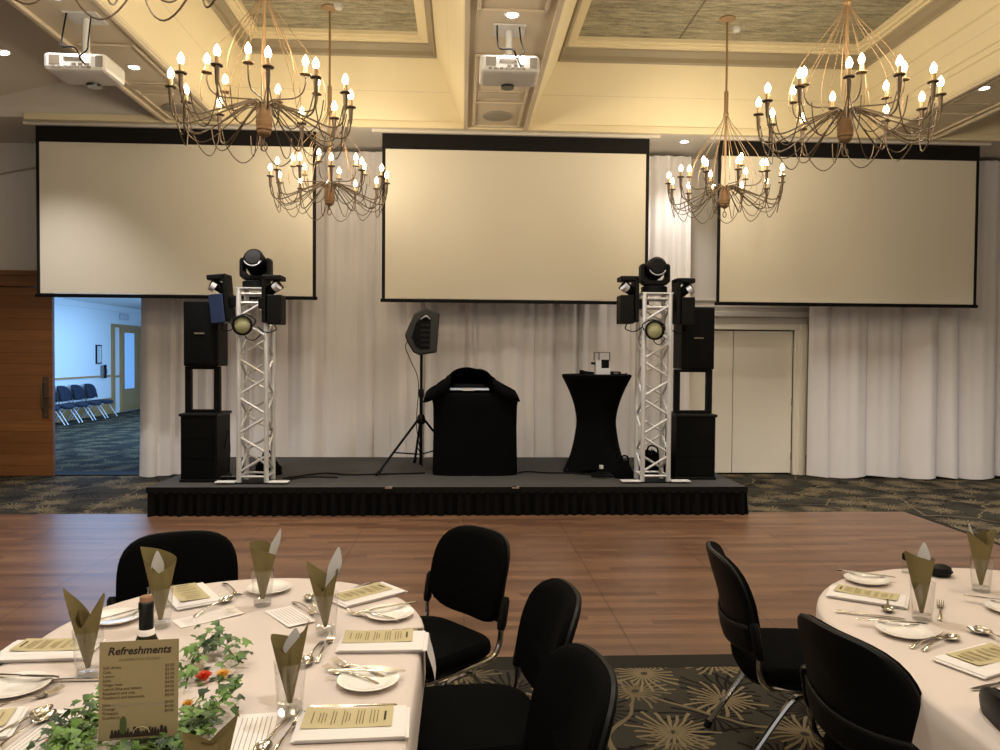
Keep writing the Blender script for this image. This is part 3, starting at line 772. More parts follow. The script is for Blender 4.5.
# powered monitor on its tripod
o = thing('speaker_tripod', 'black tripod speaker stand left of the draped booth', 'speaker stand', (-.46, 8.6, SZ))
MB().tube([(0,0,.06),(0,0,.85)], .019, 10).tube([(0,0,.8),(0,0,1.34)], .016, 10).build('pole', M['black_gear'], o)
MB().lathe([(.03,.52),(.045,.54),(.045,.60),(.03,.63)], 14).build('hub', M['black_plastic'], o)
MB().lathe([(.024,.82),(.028,.84),(.028,.9),(.022,.92)], 12).build('collar', M['black_plastic'], o)
for dx, dy in ((-.44,-.46),(-.10,.48),(.44,.27)):
    L = MB().tube([(dx*.08,dy*.08,.57),(dx,dy,.026)], .014, 8).build('leg', M['black_gear'], o)
    MB().tube([(dx*.9,dy*.9,.07),(dx*1.03,dy*1.03,.024)], .02, 8).build('rubber_foot', M['black_plastic'], L)
    MB().tube([(0,0,.18),(dx*.62,dy*.62,.235)], .008, 6).build('brace', M['black_gear'], o)
o = thing('powered_speaker', 'black wedge-shaped speaker on the tripod stand, seen from behind', 'speaker', (-.46, 8.6, SZ+1.30))
poly = [(-.02,.0),(.17,.03),(.20,.48),(.05,.53),(-.075,.46),(-.18,.22),(-.15,.14),(-.085,.03)]
MB().prism(poly, -.15, .17).build('cabinet', mat('speaker_charcoal', srgb(26,25,23), .55), o, smooth=False, bevel=.02)
b = MB(); b.prism([(.0,.06),(.10,.07),(.11,.42),(.02,.44),(-.05,.36),(-.10,.20),(-.06,.10)], -.16, -.149)
b.build('rear_panel', M['grille'], o, smooth=False)
b = MB()
for k in range(5): b.box(.0,.10,-.166,-.16,.10+k*.055,.125+k*.055)
b.build('heat_sink', M['black_plastic'], o, smooth=False)
MB().tube(smoothpath([(.0,-.16,.40),(.06,-.185,.43),(.10,-.16,.40)]), .009, 6).build('carry_handle', M['silver'], o)
MB().tube(smoothpath([(-.1,-.15,.2),(-.17,-.12,.1),(-.12,-.08,-.05),(-.03,-.05,-.3),(-.05,-.04,-.75),(-.02,-.03,-1.0),(.02,-.03,-1.26)]), .005, 6).build('speaker_cable', M['black_matte'], o)

# draped booth
def draped_booth():
    o = thing('draped_booth', 'presenter booth hidden under a black cloth in the middle of the stage', 'booth', (.125, 8.5, SZ))
    def ring(z, hx, hy, wob, ph):
        n = 72; out = []
        for i in range(n):
            a = 2*PI*i/n; c, s = math.cos(a), math.sin(a)
            k = (abs(c)**6+abs(s)**6)**(-1/6)
            f = 1+wob*(math.sin(a*9+ph)+.6*math.sin(a*17+ph*2))
            out.append((hx*c*k*f, hy*s*k*f, z))
        return out
    rings = [ring(.004,.465,.33,.012,0),ring(.2,.46,.325,.012,.2),ring(.5,.455,.32,.010,.5),ring(.75,.46,.325,.008,.8),ring(.84,.475,.335,.01,1.0),ring(.88,.46,.32,.006,1.1),ring(.90,.38,.26,.004,1.2)]
    MB().loft(rings, True, True, True, T(.022,0,0)).build('cloth_body', M['black_cloth'], o)
    # hood of cloth standing over the kit: high in the middle, sloping to the shoulders
    prof = [(-.50,.845),(-.485,.90),(-.44,.945),(-.37,.985),(-.30,1.035),(-.24,1.095),(-.18,1.135),(-.10,1.155),(0,1.163),(.09,1.155),(.16,1.125),(.22,1.065),(.28,1.02),(.36,.98),(.43,.945),(.475,.90),(.49,.845)]
    P = smoothpath([(x,0,z) for x, z in prof], 4); n = len(P)-1
    def hood(u, v):
        p = P[int(round(u*n))]; t = p.x/.5
        return (p.x*(1-.04*v)-.022, -.335+.62*v+.02*math.sin(t*6), p.z-.05*v*v-.012*math.sin(t*9+v*4)*(1-abs(t)))
    MB().grid(hood, n, 10).build('cloth_hood', M['black_cloth'], o, solid=.012)
    # back of the hood
    MB().grid(lambda u, v: (P[int(round(u*n))].x*.96-.022, .285, .80+(P[int(round(u*n))].z-.02-.80)*v), n, 4).build('cloth_back', M['black_cloth'], o)
    # lapels turned out on both sides of the opening
    for sx in (-1,1):
        def fl(u, v, sx=sx):
            x = sx*(.22+.28*u); zt = min(P, key=lambda q: abs(q.x-x)).z
            return (x+sx*.02*v-.022, -.335-.03*math.sin(PI*v)-.02*v, zt-(zt-(.80+.04*(1-u)))*v*(.75+.25*u)+.01*math.sin(u*7+sx))
        MB().grid(fl, 14, 8).build('lapel', M['black_cloth'], o, solid=.012)
draped_booth()
o = thing('laptop', 'silver edge of a laptop on the draped booth under the cloth hood', 'laptop', (.08, 8.26, SZ+.925))
MB().box(-.21,.21,-.06,.17,.0,.018).build('base', M['laptop'], o, smooth=False, bevel=.004)
MB().box(-.08,.05,-.066,-.06,-.004,.022).build('front_lip', M['white_plastic'], o, smooth=False)
MB().box(-.17,.17,.17,.182,.01,.06).build('lid', M['black_plastic'], o, smooth=False)

# bar table in a stretch cover
def bar_table():
    o = thing('bar_table', 'tall round bar table in a tight black stretch cover beside the right truss', 'table', (1.535, 8.62, SZ))
    def rad(t, a):
        # t 0 floor .. 1 top
        w = .225+ (.395-.225)*(abs(t-.52)/.48)**1.7 if t > .52 else .225+(.375-.225)*((.52-t)/.52)**1.6
        foot = max(0, 1-t/.45)**1.6
        return w*(1+.14*foot*math.cos(4*(a-.5)) )
    rings = []
    N = 64
    for k in range(31):
        t = k/30; z = 1.07*t
        ring = []
        for i in range(N):
            a = 2*PI*i/N; r = rad(t, a)
            zz = z+.05*max(0,1-t*6)*(.5-.5*math.cos(4*(a-.5)))
            ring.append((r*math.cos(a), r*math.sin(a), max(.006, zz)))
        rings.append(ring)
    rings.append([(.395*math.cos(2*PI*i/N), .395*math.sin(2*PI*i/N), 1.092) for i in range(N)])
    rings.append([(.38*math.cos(2*PI*i/N), .38*math.sin(2*PI*i/N), 1.097) for i in range(N)])
    MB().loft(rings, True, False, True).build('stretch_cover', M['black_cloth'], o)
    for k in range(4):
        a = .5+k*PI/2; r = .385
        MB().lathe([(.03,0),(.03,.03),(.015,.04)], 12, T(r*math.cos(a), r*math.sin(a), .0)).build('foot', M['black_plastic'], o)
bar_table()
zt = SZ+1.098
o = thing('white_stand', 'small white L-shaped holder on the bar table with a dark pot in it', 'holder', (1.575, 8.5, zt))
MB().box(-.08,.08,-.07,.07,0,.07).box(-.08,-.02,-.07,.07,.07,.155).build('body', M['white_plastic'], o, smooth=False, bevel=.004)
MB().lathe([(.04,.071),(.046,.08),(.046,.165),(.04,.168)], 20, T(.032,0,0)).build('dark_pot', M['black_plastic'], o)
MB().box(-.10,-.045,-.04,.04,.156,.245).box(-.035,.075,-.05,.05,.17,.245).build('clear_box', M['glass'], o, smooth=False)
b = MB()
for x in (-.10,-.045,.075): b.box(x-.004,x+.004,-.054,-.046,.156,.25)
b.box(-.10,.075,-.054,-.046,.243,.25)
b.build('box_frame', M['black_plastic'], o, smooth=False)
MB().box(-.125,-.08,-.02,.02,.11,.14).build('tap', M['black_plastic'], o, smooth=False, bevel=.005)
o = thing('microphone', 'black handheld microphone lying at the left of the bar table top', 'microphone', (1.42, 8.48, zt))
MB().tube([(-.07,0,.024),(-.02,0,.022),(.06,0,.018)], [.022,.014,.011], 10).build('body', M['black_gear'], o)
MB().lathe([(.001,-.028),(.02,-.022),(.027,0),(.02,.022),(.001,.028)], 14, T(-.08,0,.027)@RY(PI/2)).build('mesh_head', M['grille'], o)
o = thing('radio_receiver', 'small black box on the bar table right of the white holder', 'receiver', (1.72, 8.46, zt))
MB().box(-.05,.05,-.06,.06,0,.035).build('casing', M['black_gear'], o, smooth=False, bevel=.004); MB().box(-.03,.02,-.064,-.06,.01,.024).build('display', M['grey_plastic'], o, smooth=False)
o = thing('keys', 'small bunch of dark clips at the right edge of the bar table top', 'clips', (1.82, 8.5, zt))
MB().tube([(.03*math.cos(a),.03*math.sin(a),.006) for a in [k*PI/6 for k in range(12)]], .005, 6, True).tube([(.02,.02,.008),(.05,.05,.008)], .007, 6).build('ring', M['black_gear'], o)

# cables and bags on the stage
def cable(label, pts, r=.008):
    o = tag(MB().tube(smoothpath(pts, 8), r, 6).build('cable', M['black_matte']), label, 'cable'); return o
cable('black cable running along the stage floor from the left truss to the tripod', [(-1.85,7.95,.312),(-1.5,8.3,.312),(-1.2,8.2,.312),(-.8,8.25,.312),(-.40,8.32,.312)])
cable('black cable on the stage floor between draped booth and bar table', [(.63,8.35,.312),(.75,8.42,.312),(.95,8.33,.312),(1.2,8.30,.312),(1.6,8.1,.312),(1.75,7.95,.312)])
cable('black cable coming off the left truss base onto the stage', [(-1.80,7.75,.312),(-1.72,7.95,.312),(-1.55,8.05,.312),(-1.3,8.02,.312)], .007)
def heap(name, label, cat, x, y, sx, sy, sz, seed, m):
    rnd = random.Random(seed); n = 26; rings = []
    for k, (t, z) in enumerate(((1,0.0),(1.02,.25),(.92,.55),(.65,.85),(.25,1.0))):
        rings.append([(sx*t*math.cos(2*PI*i/n)*(1+.16*math.sin(i*1.9+seed+k)), sy*t*math.sin(2*PI*i/n)*(1+.13*math.sin(i*2.7+k)), sz*z*(1+.18*math.sin(i*1.3+seed))) for i in range(n)])
    o = thing(name, label, cat, (x,y,SZ+.003)); MB().loft(rings, True, True, True).build('bag', m, o); return o
o = heap('kit_bag', 'black soft kit bag on the stage behind the left truss', 'bag', -2.08, 8.28, .13, .15, .17, 2, M['black_cloth'])
MB().tube(smoothpath([(-.06,-.03,.14),(-.03,-.05,.25),(.03,-.05,.25),(.06,-.03,.14)]), .012, 6).build('handle', M['black_cloth'], o)
o = heap('kit_bag', 'black soft kit bag on the stage between bar table and right truss', 'bag', 1.735, 8.05, .10, .09, .17, 5, M['black_cloth'])
MB().tube(smoothpath([(-.05,-.03,.13),(-.03,-.05,.23),(.03,-.05,.23),(.05,-.03,.13)]), .01, 6).build('handle', M['black_cloth'], o)
o = heap('kit_bag', 'black soft bag on the stage behind the right truss', 'bag', 2.12, 8.45, .16, .15, .22, 9, M['black_cloth'])
MB().tube(smoothpath([(-.06,-.05,.18),(-.03,-.08,.3),(.06,-.08,.28),(.08,-.05,.18)]), .01, 6).build('handle', M['black_cloth'], o)
o = thing('power_board', 'black power board on the stage beside the left subwoofer', 'power board', (-2.40, 7.92, SZ+.002))
MB().box(-.09,.09,-.03,.03,0,.035).build('casing', M['black_plastic'], o, smooth=False, bevel=.006)
for k in range(3): MB().box(-.07+k*.055,-.035+k*.055,-.016,.016,.035,.038).build('socket', M['grey_plastic'], o, smooth=False)
o = thing('loose_cable', 'tangle of black cable on the floor below the bar table', 'cable', (1.50,8.08,SZ+.002))
MB().tube([(.10*math.cos(a)*(1+.1*math.sin(a*.7)),.08*math.sin(a)*(1+.1*math.cos(a*.9)),.008+.0012*a) for a in [k*PI/8 for k in range(70)]], .007, 6).build('coil', M['black_matte'], o)
MB().box(-.02,.02,-.02,.02,.09,.13).build('plug', M['white_plastic'], o, smooth=False, bevel=.004)

# ------------------------------------------------------------------ chairs
def superel(a, p): 
    c, s = math.cos(a), math.sin(a); k = (abs(c)**p+abs(s)**p)**(-1/p); return c*k, s*k
def make_chair(name, label, fabric, legm):
    o = thing(name, label, 'chair')
    N = 48
    def seat_ring(f, z, dz=0):
        out = []
        for i in range(N):
            c, s = superel(2*PI*i/N, 4.2)
            x = .235*c*f; y = .235*s*f*(1+.05*c)
            out.append((x+.0, y, z-.02*max(0,c*f)**4-.01*max(0,-c*f)**3 + .006*(s*f)**2))
        return out
    MB().loft([seat_ring(.90,.385),seat_ring(.985,.392),seat_ring(1.0,.412),seat_ring(.985,.435),seat_ring(.93,.448),seat_ring(.7,.452),seat_ring(.3,.448)], True, True, True).build('seat', fabric, o)
    MB().loft([seat_ring(.80,.368),seat_ring(.93,.374),seat_ring(.955,.392)], True, True, True).build('seat_pan', M['shell'], o)
    # backrest: rounded panel, concave, reclined
    zc, hy, hz = .664, .228, .178
    def bpt(f, a, off):
        c, s = superel(a, 4.0)
        y = hy*c*f*(1-.07*max(0,s)*abs(s*f)); z = zc+hz*s*f
        if s < 0: z = zc+hz*s*f*(1-.10*abs(c)**3)
        x = -.235-.20*(z-.45)-.10*max(0,z-.68)+.055*(y/hy)**2+off
        return (x, y, z)
    def panel(offs):
        return [[bpt(f, 2*PI*i/N, d) for i in range(N)] for f, d in offs]
    MB().loft(panel([(.03,.024),(.5,.026),(.85,.026),(.96,.020),(1.0,.008),(1.0,-.006),(.96,-.012)]), True, True, True).build('backrest', fabric, o)
    MB().loft(panel([(.98,-.004),(1.015,-.004),(1.02,-.014),(.99,-.022),(.9,-.026),(.5,-.028),(.03,-.028)]), True, False, True).build('back_shell', M['shell'], o)
    def lumbar(f, i, off):
        a = -PI+ PI*i/24; x, y, z = bpt(1.0, a, 0)
        z0 = min(z, .585+.02*(y/hy)**2); 
        xx = -.235-.20*(z0-.47)+.055*(y/hy)**2+off
        return (xx, y*1.005, z0)
    g = MB()
    g.grid(lambda u, v: (-.235-.20*((.493+.095*v)-.45)+.055*((u-.5)*2)**2-.034-.004*math.sin(PI*v), .222*(u-.5)*2, (.493+.095*v)+ .022*((u-.5)*2)**2*(v) + .02*abs((u-.5)*2)**4*(1-v)), 20, 5)
    g.build('lower_back_cover', M['shell'], o, solid=.008)
    for s in (-1,1):
        y = s*.245
        MB().tube([(-.200,y,.495),(-.206,y,.515),(-.224,y,.61),(-.228,y,.625)], [.014,.019,.019,.012], 8).build('sleeve', M['black_plastic'], o)
        MB().tube(smoothpath([(-.224,y,.60),(-.205,y,.51),(-.20,y*.98,.44),(-.175,y*.95,.392),(-.11,y*.92,.374),(.02,y*.90,.370),(.16,y*.90,.370)], 6), .0115, 8).build('back_support', legm, o)
        for d in (-1,1):
            L = MB().tube(smoothpath([(d*-.005,s*.222,.358),(d*.05,s*.223,.354),(d*.095,s*.226,.32),(d*.20,s*.235,.165),(d*.295,s*.245,.012)], 6), .0125, 8).build('leg', legm, o)
            MB().tube([(d*.285,s*.244,.03),(d*.30,s*.2455,.002)], [.016,.017], 8).build('rubber_foot', M['black_plastic'], L)
    MB().tube([(.0,-.222,.358),(.0,.222,.358)], .011, 8).tube([(.12,-.215,.370),(.12,.215,.370)], .010, 8).build('crossbar', legm, o)
    return o
def R(d): return math.radians(d)
G_L, G_R = 'black upholstered chairs around the left table', 'black upholstered chairs around the right table'
ch = make_chair('banquet_chair', 'black chair at the far left of the left table, half hidden behind napkins', M['black_fabric'], M['chrome'])
ch['group'] = G_L; ch.location = (-1.09, 2.95, 0); ch.rotation_euler = (0,0,R(-72))
dup(ch, 'black chair with chrome frame at the far right corner of the left table', (-.15, 3.09, 0), R(220), G_L)
dup(ch, 'black chair at the right side of the left table, its seat in full view', (.03, 2.41, 0), R(187), G_L)
dup(ch, 'nearest black chair at the right side of the left table, cut by the lower edge', (.02, 1.81, 0), R(188), G_L)
dup(ch, 'black chair seen from the side at the far left corner of the right table', (1.33, 2.92, 0), R(-8), G_R)
dup(ch, 'black chair seen from behind at the left side of the right table', (1.365, 2.14, 0), R(13), G_R)
dup(ch, 'black chair at the lower right corner, only the edge of its backrest showing', (1.56, 1.58, 0), R(5), G_R)
# lobby chairs
lc = make_chair('lobby_chair', 'x', M['navy'], M['lobby_leg']); lc['group'] = 'navy chairs in a row along the lobby wall'
ly = [16.5, 17.12, 17.74, 18.36, 18.98]
ll = ['navy chair nearest the sliding door in the lobby row', 'second navy chair from the sliding door in the lobby row', 'middle navy chair of the lobby row', 'fourth navy chair from the sliding door in the lobby row', 'navy chair furthest into the lobby, below the framed notice']
for i, y in enumerate(ly):
    o = lc if i == 0 else copy_tree(lc)
    o.location = (LX+.42, y, 0); o['label'] = ll[i]

# ------------------------------------------------------------------ tables
TZ = .742
def stadium(cx, cy0, cy1, r, n=28):
    """outline points and outward normals, counter clockwise"""
    out = []
    for i in range(n+1):
        a = PI*i/n; out.append((cx+r*math.cos(a), cy1+r*math.sin(a), math.cos(a), math.sin(a)))
    for k in range(1,8): out.append((cx-r, cy1+(cy0-cy1)*k/8, -1, 0))
    for i in range(n+1):
        a = PI+PI*i/n; out.append((cx+r*math.cos(a), cy0+r*math.sin(a), math.cos(a), math.sin(a)))
    for k in range(1,8): out.append((cx+r, cy0+(cy1-cy0)*k/8, 1, 0))
    return out
def banquet_table(side, cx, cy0, cy1, r, W, D):
    t = thing('banquet_table', 'long round-ended banquet table under the %s white tablecloth' % side, 'table', (cx,(cy0+cy1)/2,0))
    loc = lambda p: (p[0]-cx, p[1]-(cy0+cy1)/2)
    S = stadium(cx, cy0, cy1, r-.006)
    MB().loft([[loc(p)+(z,) for p in S] for z in (TZ-.03, TZ-.002)], True, True, True).build('tabletop', M['oak'], t)
    hL = (cy1-cy0)/2
    for sx in (-1,1):
        for sy in (-1,1):
            MB().tube([(sx*r*.45, sy*hL, 0.0),(sx*r*.45, sy*hL, TZ-.03)], .016, 8).build('leg', M['black_gear'], t)
    S = stadium(cx, cy0, cy1, r)
    # cloth: top, rim, drop whose length follows a rectangular sheet
    mid = (cy0+cy1)/2; L = hL+r+D; o2 = []
    rings = [[], [], [], [], [], [], []]
    n = len(S)
    for i, (x, y, nx, ny) in enumerate(S):
        lx, lyy = abs(x-cx), abs(y-mid)
        tx = (W-lx)/abs(nx) if abs(nx) > .05 else 9; ty = (L-lyy)/abs(ny) if abs(ny) > .05 else 9
        drop = min(tx, ty, .55)
        corner = max(0, drop-.16)
        wave = math.sin(i*1.35)*.5+math.sin(i*.77+2)*.5
        zt_ = TZ+.004
        rings[0].append((x-nx*.25*r, y-ny*.25*r, zt_)); rings[1].append((x-nx*.02, y-ny*.02, zt_)); rings[2].append((x, y, zt_-.003)); rings[3].append((x+nx*.008, y+ny*.008, zt_-.014))
        for q, f in ((4,.35),(5,.7),(6,1.0)):
            out = .010+.004*f+(.03+.06*wave)*corner*f
            rings[q].append((x+nx*out, y+ny*out, zt_-.014-drop*f))
    for k in range(len(rings)): rings[k] = [(p[0]-cx, p[1]-mid, p[2]-TZ) for p in rings[k]]
    MB_ = MB().loft(rings, True, True, False)
    o = MB_.build('tablecloth', M['cloth'], None, angle=60); o.location = (cx, mid, TZ)
    tag(o, 'white tablecloth draped over the %s banquet table' % side, 'tablecloth', 'white tablecloths')
banquet_table('left', -.688, .95, 2.36, .566, .566+.125, .30)
banquet_table('right', 1.93, .95, 2.262, .748, .748+.125, .30)

# ------------------------------------------------------------------ tableware
Z0 = TZ+.0055
side_of = {'L':'left table','R':'right table'}
def along(p, q):
    """centre, angle and length of a segment"""
    return ((p[0]+q[0])/2, (p[1]+q[1])/2), math.atan2(q[1]-p[1], q[0]-p[0]), math.hypot(q[0]-p[0], q[1]-p[1])
protos = {}
def place(kind, maker, label, x, y, rz, group, z=Z0, tilt=0):
    if kind not in protos:
        o = protos[kind] = maker()
    else:
        o = copy_tree(protos[kind])
    o.location = (x, y, z); o.rotation_euler = (0, tilt, rz); o['label'] = label; o['group'] = group
    return o
def mk_plate():
    o = thing('side_plate', 'x', 'plate')
    MB().lathe([(.001,.003),(.045,.003),(.048,.0),(.052,.003),(.078,.013),(.080,.016),(.077,.0165),(.053,.008),(.047,.0065),(.001,.0065)], 40).build('plate', M['china'], o)
    return o
def mk_knife():
    o = thing('table_knife', 'x', 'knife')
    # handle at -x, blade at +x
    MB().loft([[(x, y*w, z*h+.005) for y, z in ((-1,-.6),(0,-1),(1,-.6),(1,.6),(0,1),(-1,.6))] for x, w, h in ((-.105,.004,.002),(-.10,.0065,.0035),(-.06,.0058,.0034),(-.01,.0045,.003),(.0,.0042,.003))]).build('handle', M['steel'], o)
    MB().prism([(-.0,-.0045),(.02,-.0075),(.08,-.0085),(.10,-.004),(.105,.004),(.05,.006),(.0,.0045)], -.0011, .0011, T(0,0,.004)@RX(PI/2)).build('blade', M['steel'], o, smooth=False)
    return o
def handle_sec(m, x0, x1, w0, w1, z0, z1):
    m.loft([[(x, y*w, z+q) for y, q in ((-1,-.0012),(1,-.0012),(1,.0012),(0,.0022),(-1,.0012))] for x, w, z in [(x0+(x1-x0)*t, w0+(w1-w0)*t+.002*math.sin(PI*t)*-1, z0+(z1-z0)*t+.006*math.sin(PI*t)) for t in [k/8 for k in range(9)]]])
def mk_fork():
    o = thing('table_fork', 'x', 'fork')
    m = MB(); handle_sec(m, -.10, .03, .0068, .0032, .003, .010); m.build('handle', M['steel'], o)
    m = MB(); m.grid(lambda u, v: (.028+.034*u, (v-.5)*(.006+.017*math.sin(PI/2*u)), .010-.008*math.sin(PI*u*.8)+.0012), 6, 4)
    for k in range(4):
        y = -.0095+k*.0063
        m.tube([(.060,y,.005),(.08,y*1.02,.006),(.102,y*1.03,.013)], [.0021,.0018,.001], 5)
    m.build('tines', M['steel'], o, solid=.0)
    return o
def mk_spoon():
    o = thing('dessert_spoon', 'x', 'spoon')
    m = MB(); handle_sec(m, -.10, .035, .0072, .0034, .003, .012); m.build('handle', M['steel'], o)
    MB().grid(lambda u, v: (.033+.062*u, (v-.5)*2*.020*math.sin(PI*(.05+.93*u))**.62, .012-.010*math.sin(PI*u)*(1-((v-.5)*2)**2)+.001), 14, 10).build('bowl', M['steel'], o, solid=.0012)
    return o
def mk_napkin():
    o = thing('folded_napkin', 'x', 'napkin')
    m = MB()
    for k, (dx, dy) in enumerate(((0,0),(.004,.003),(-.004,.005))):
        z = .004*k
        m.loft([[(sx*(.125+dx-f), sy*(.07+dy-f), z+h) for sx, sy in ((-1,-1),(1,-1),(1,1),(-1,1))] for f, h in ((.003,0.0),(0,.0012),(0,.003),(.003,.0042))])
    m.build('folded_layers', M['linen'], o, bevel=.001)
    return o
def mk_menu():
    o = thing('menu_card', 'x', 'menu')
    m = MB(); m.grid(lambda u, v: (-.102+.204*u, -.048+.096*v, .0006+.006*(u-.5)**2*4*(.3+v*.4)), 10, 3)
    rnd = random.Random(5)
    def zz(x): u = (x+.102)/.204; return .0012+.006*(u-.5)**2*4*.5+.0008
    x = -.09
    def bar(x, w, y0, y1, mi): m.add([(x,y0,zz(x)),(x+w,y0,zz(x+w)),(x+w,y1,zz(x+w)),(x,y1,zz(x))], [(0,1,2,3)], None, mi)
    bar(.082, .005, -.022, .022, 1)
    for x in (.066,.058,.050,.034,.027,.020,.002,-.005,-.012,-.030,-.037,-.052,-.059,-.066,-.082):
        l = rnd.uniform(.018,.036); bar(x, .0022, -l, l, 2)
    m.build('card', [M['card'], M['ink'], M['ink_soft']], o, smooth=False)
    return o
def mk_note():
    o = thing('note_sheet', 'x', 'paper')
    m = MB(); m.grid(lambda u, v: (-.10+.20*u, -.045+.09*v, .0008+.004*u*u), 8, 2)
    for k in range(7):
        y = -.034+k*.011; m.add([(-.08,y,.002),(.08,y,.0052),(.08,y+.0016,.0052),(-.08,y+.0016,.002)], [(0,1,2,3)], None, 1)
    m.build('sheet', [M['paper'], M['ink_pale']], o, smooth=False)
    return o
def mk_tumbler():
    o = thing('tumbler', 'x', 'glass')
    MB().lathe([(.001,.0),(.029,.0),(.0305,.003),(.0335,.05),(.0385,.125),(.0372,.125),(.0322,.05),(.0285,.022),(.001,.018)], 32).build('glass_wall', M['glass'], o)
    MB().lathe([(.001,.002),(.027,.002),(.0285,.012),(.0275,.019),(.001,.016)], 28).build('thick_base', M['glass_base'], o)
    return o
M['glass_base'] = glass_mat('thick_glass', (.93,.94,.93,1), .5)
def cone_napkin(seed, H4, fold, lining):
    """paper napkin rolled to an open cone; H4 = edge heights at right, back, left, front; fold = inner fold; lining = (angle, span, height)"""
    o = thing('paper_napkin', 'x', 'napkin')
    def top(a):
        k = (a/(PI/2)) % 4; i = int(k); f = k-i
        return H4[i]*(1-f)+H4[(i+1) % 4]*f
    def rad(z, k): return (.006+.027*min(1,(z-.022)/.103)+max(0,z-.125)*.23)*k
    def fn(u, v):
        a = -PI/2-.5+u*7.0
        z = .022+(top(a)-.022)*v
        r = rad(z, .80+.20*u)*(1+.05*math.sin(3*a+seed))
        return (r*math.cos(a), r*math.sin(a)*.85, z)
    MB().grid(fn, 56, 8).build('outer_wrap', M['kraft'], o, angle=50)
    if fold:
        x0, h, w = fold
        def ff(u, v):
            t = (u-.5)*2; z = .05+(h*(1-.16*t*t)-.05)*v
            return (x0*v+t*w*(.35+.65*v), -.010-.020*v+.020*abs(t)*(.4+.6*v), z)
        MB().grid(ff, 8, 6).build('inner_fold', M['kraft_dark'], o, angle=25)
    if lining:
        an, sp, h, lean = lining
        def fl(u, v):
            a = an+(u-.5)*sp; z = .06+(h*(1-.22*abs(u-.45)*2)-.06)*v
            r = rad(z, .72)
            return (r*math.cos(a)+lean*v*v, r*math.sin(a)*.85, z)
        l = MB().grid(fl, 10, 8).build('inner_sheet', M['lining'], o, angle=40); l['label'] = 'pale grey inner sheet'
    return o
gl = 'tumblers on the tables holding paper napkins'; gn = 'olive paper napkins standing in glasses'
GL = [((-.98,2.035),'at the left table edge beside the sign', [.222,.15,.24,.135], (-.002,.185,.020), None, 0),
      ((-.935,2.40),'left of the bottle', [.205,.23,.255,.175], None, (1.9,1.3,.235,-.004), .2),
      ((-.672,2.595),'at the far end of the left table', [.17,.21,.215,.195], None, (.7,1.5,.262,.012), .1),
      ((-.411,2.325),'on the left table left of the middle menu', [.205,.17,.225,.135], (.006,.15,.018), (1.2,1.5,.262,.018), -.1),
      ((-.405,1.815),'at the middle of the left table', [.225,.165,.185,.150], None, (1.6,1.9,.195,.0), -.15),
      ((-.44,1.335),'at the lower edge of the picture beside the ivy', [.225,.16,.20,.185], None, None, .35),
      ((1.508,2.395),'on the right table above the fork pair', [.20,.20,.23,.205], None, (1.0,1.4,.250,.006), .1),
      ((1.912,2.685),'at the far right of the right table', [.232,.19,.225,.175], (-.010,.235,.020), (2.2,1.0,.25,-.006), 0)]
for i, ((x, y), w, tops, fold, lin, rz) in enumerate(GL):
    place('tumbler', mk_tumbler, 'clear tumbler %s' % w, x, y, 0, gl)
    n = cone_napkin(i, tops, fold, lin); n.location = (x, y, Z0); n.rotation_euler = (0, .03*(i%3-1), rz); n['label'] = 'olive paper napkin in the tumbler %s' % w; n['group'] = gn
place('tumbler', mk_tumbler, 'empty clear tumbler at the right edge of the right table', 1.985, 2.615, 0, gl)

def P_(kind, maker, name, items, group):
    for l, p, q, *z in items:
        c, a, L = along(p, q)
        place(kind, maker, l, c[0], c[1], a, group, Z0+(z[0] if z else 0))
# napkins then menus on them
NAP = [('folded white napkin under the menu at the left edge of the left table', (-1.17,2.20), 3),
       ('folded white napkin under the menu in front of the far chair', (-.945,2.685), -57+0),
       ('folded white napkin under the menu at the far right corner of the left table', (-.335,2.685), 40),
       ('folded white napkin under the middle right menu, corner over the table edge', (-.228,2.235), 0),
       ('folded white napkin under the nearest menu on the right side of the left table', (-.245,1.735), 3),
       ('folded white napkin at the lower left corner of the picture', (-1.13,1.74), 15),
       ('folded white napkin under the far menu of the right table', (1.445,2.615), -33),
       ('folded white napkin under the near menu of the right table', (1.475,2.045), 24)]
MEN = [('olive menu card on the napkin at the left edge of the left table', (-1.165,2.225), 181),
       ('olive menu card on the napkin in front of the far chair', (-.955,2.70), 123),
       ('olive menu card on the napkin at the far right corner of the left table', (-.35,2.69), 42),
       ('olive menu card on the napkin between the two plates on the right side', (-.245,2.262), 2),
       ('olive menu card on the nearest napkin of the left table, below a knife', (-.258,1.752), 2),
       ('corner of an olive menu card at the lower left edge', (-1.13,1.755), 195),
       ('olive menu card at the far left of the right table', (1.452,2.635), -37+180),
       ('olive menu card on the near napkin of the right table', (1.49,2.07), 22+180)]
for l, (x, y), a in NAP: place('napkin', mk_napkin, l, x, y, R(a), 'folded white napkins')
for l, (x, y), a in MEN: place('menu', mk_menu, l, x, y, R(a), 'olive menu cards', Z0+.0125)
f = MB().grid(lambda u, v: (-.1+.012*math.sin(v*2)+ (.0 if v<.3 else .016*(v-.3)/.7)-.0, 2.16+.145*u*(1-.35*v)+.03*v, TZ+.014-max(0,v-.15)*.12), 8, 6)
for o in list(col.objects):
    if o.name.startswith('folded_napkin') and 'corner over the table edge' in o.get('label',''):
        f.v = [(x-o.location.x, y-o.location.y, z-Z0) for x, y, z in f.v]
        f.build('hanging_corner', M['linen'], o)
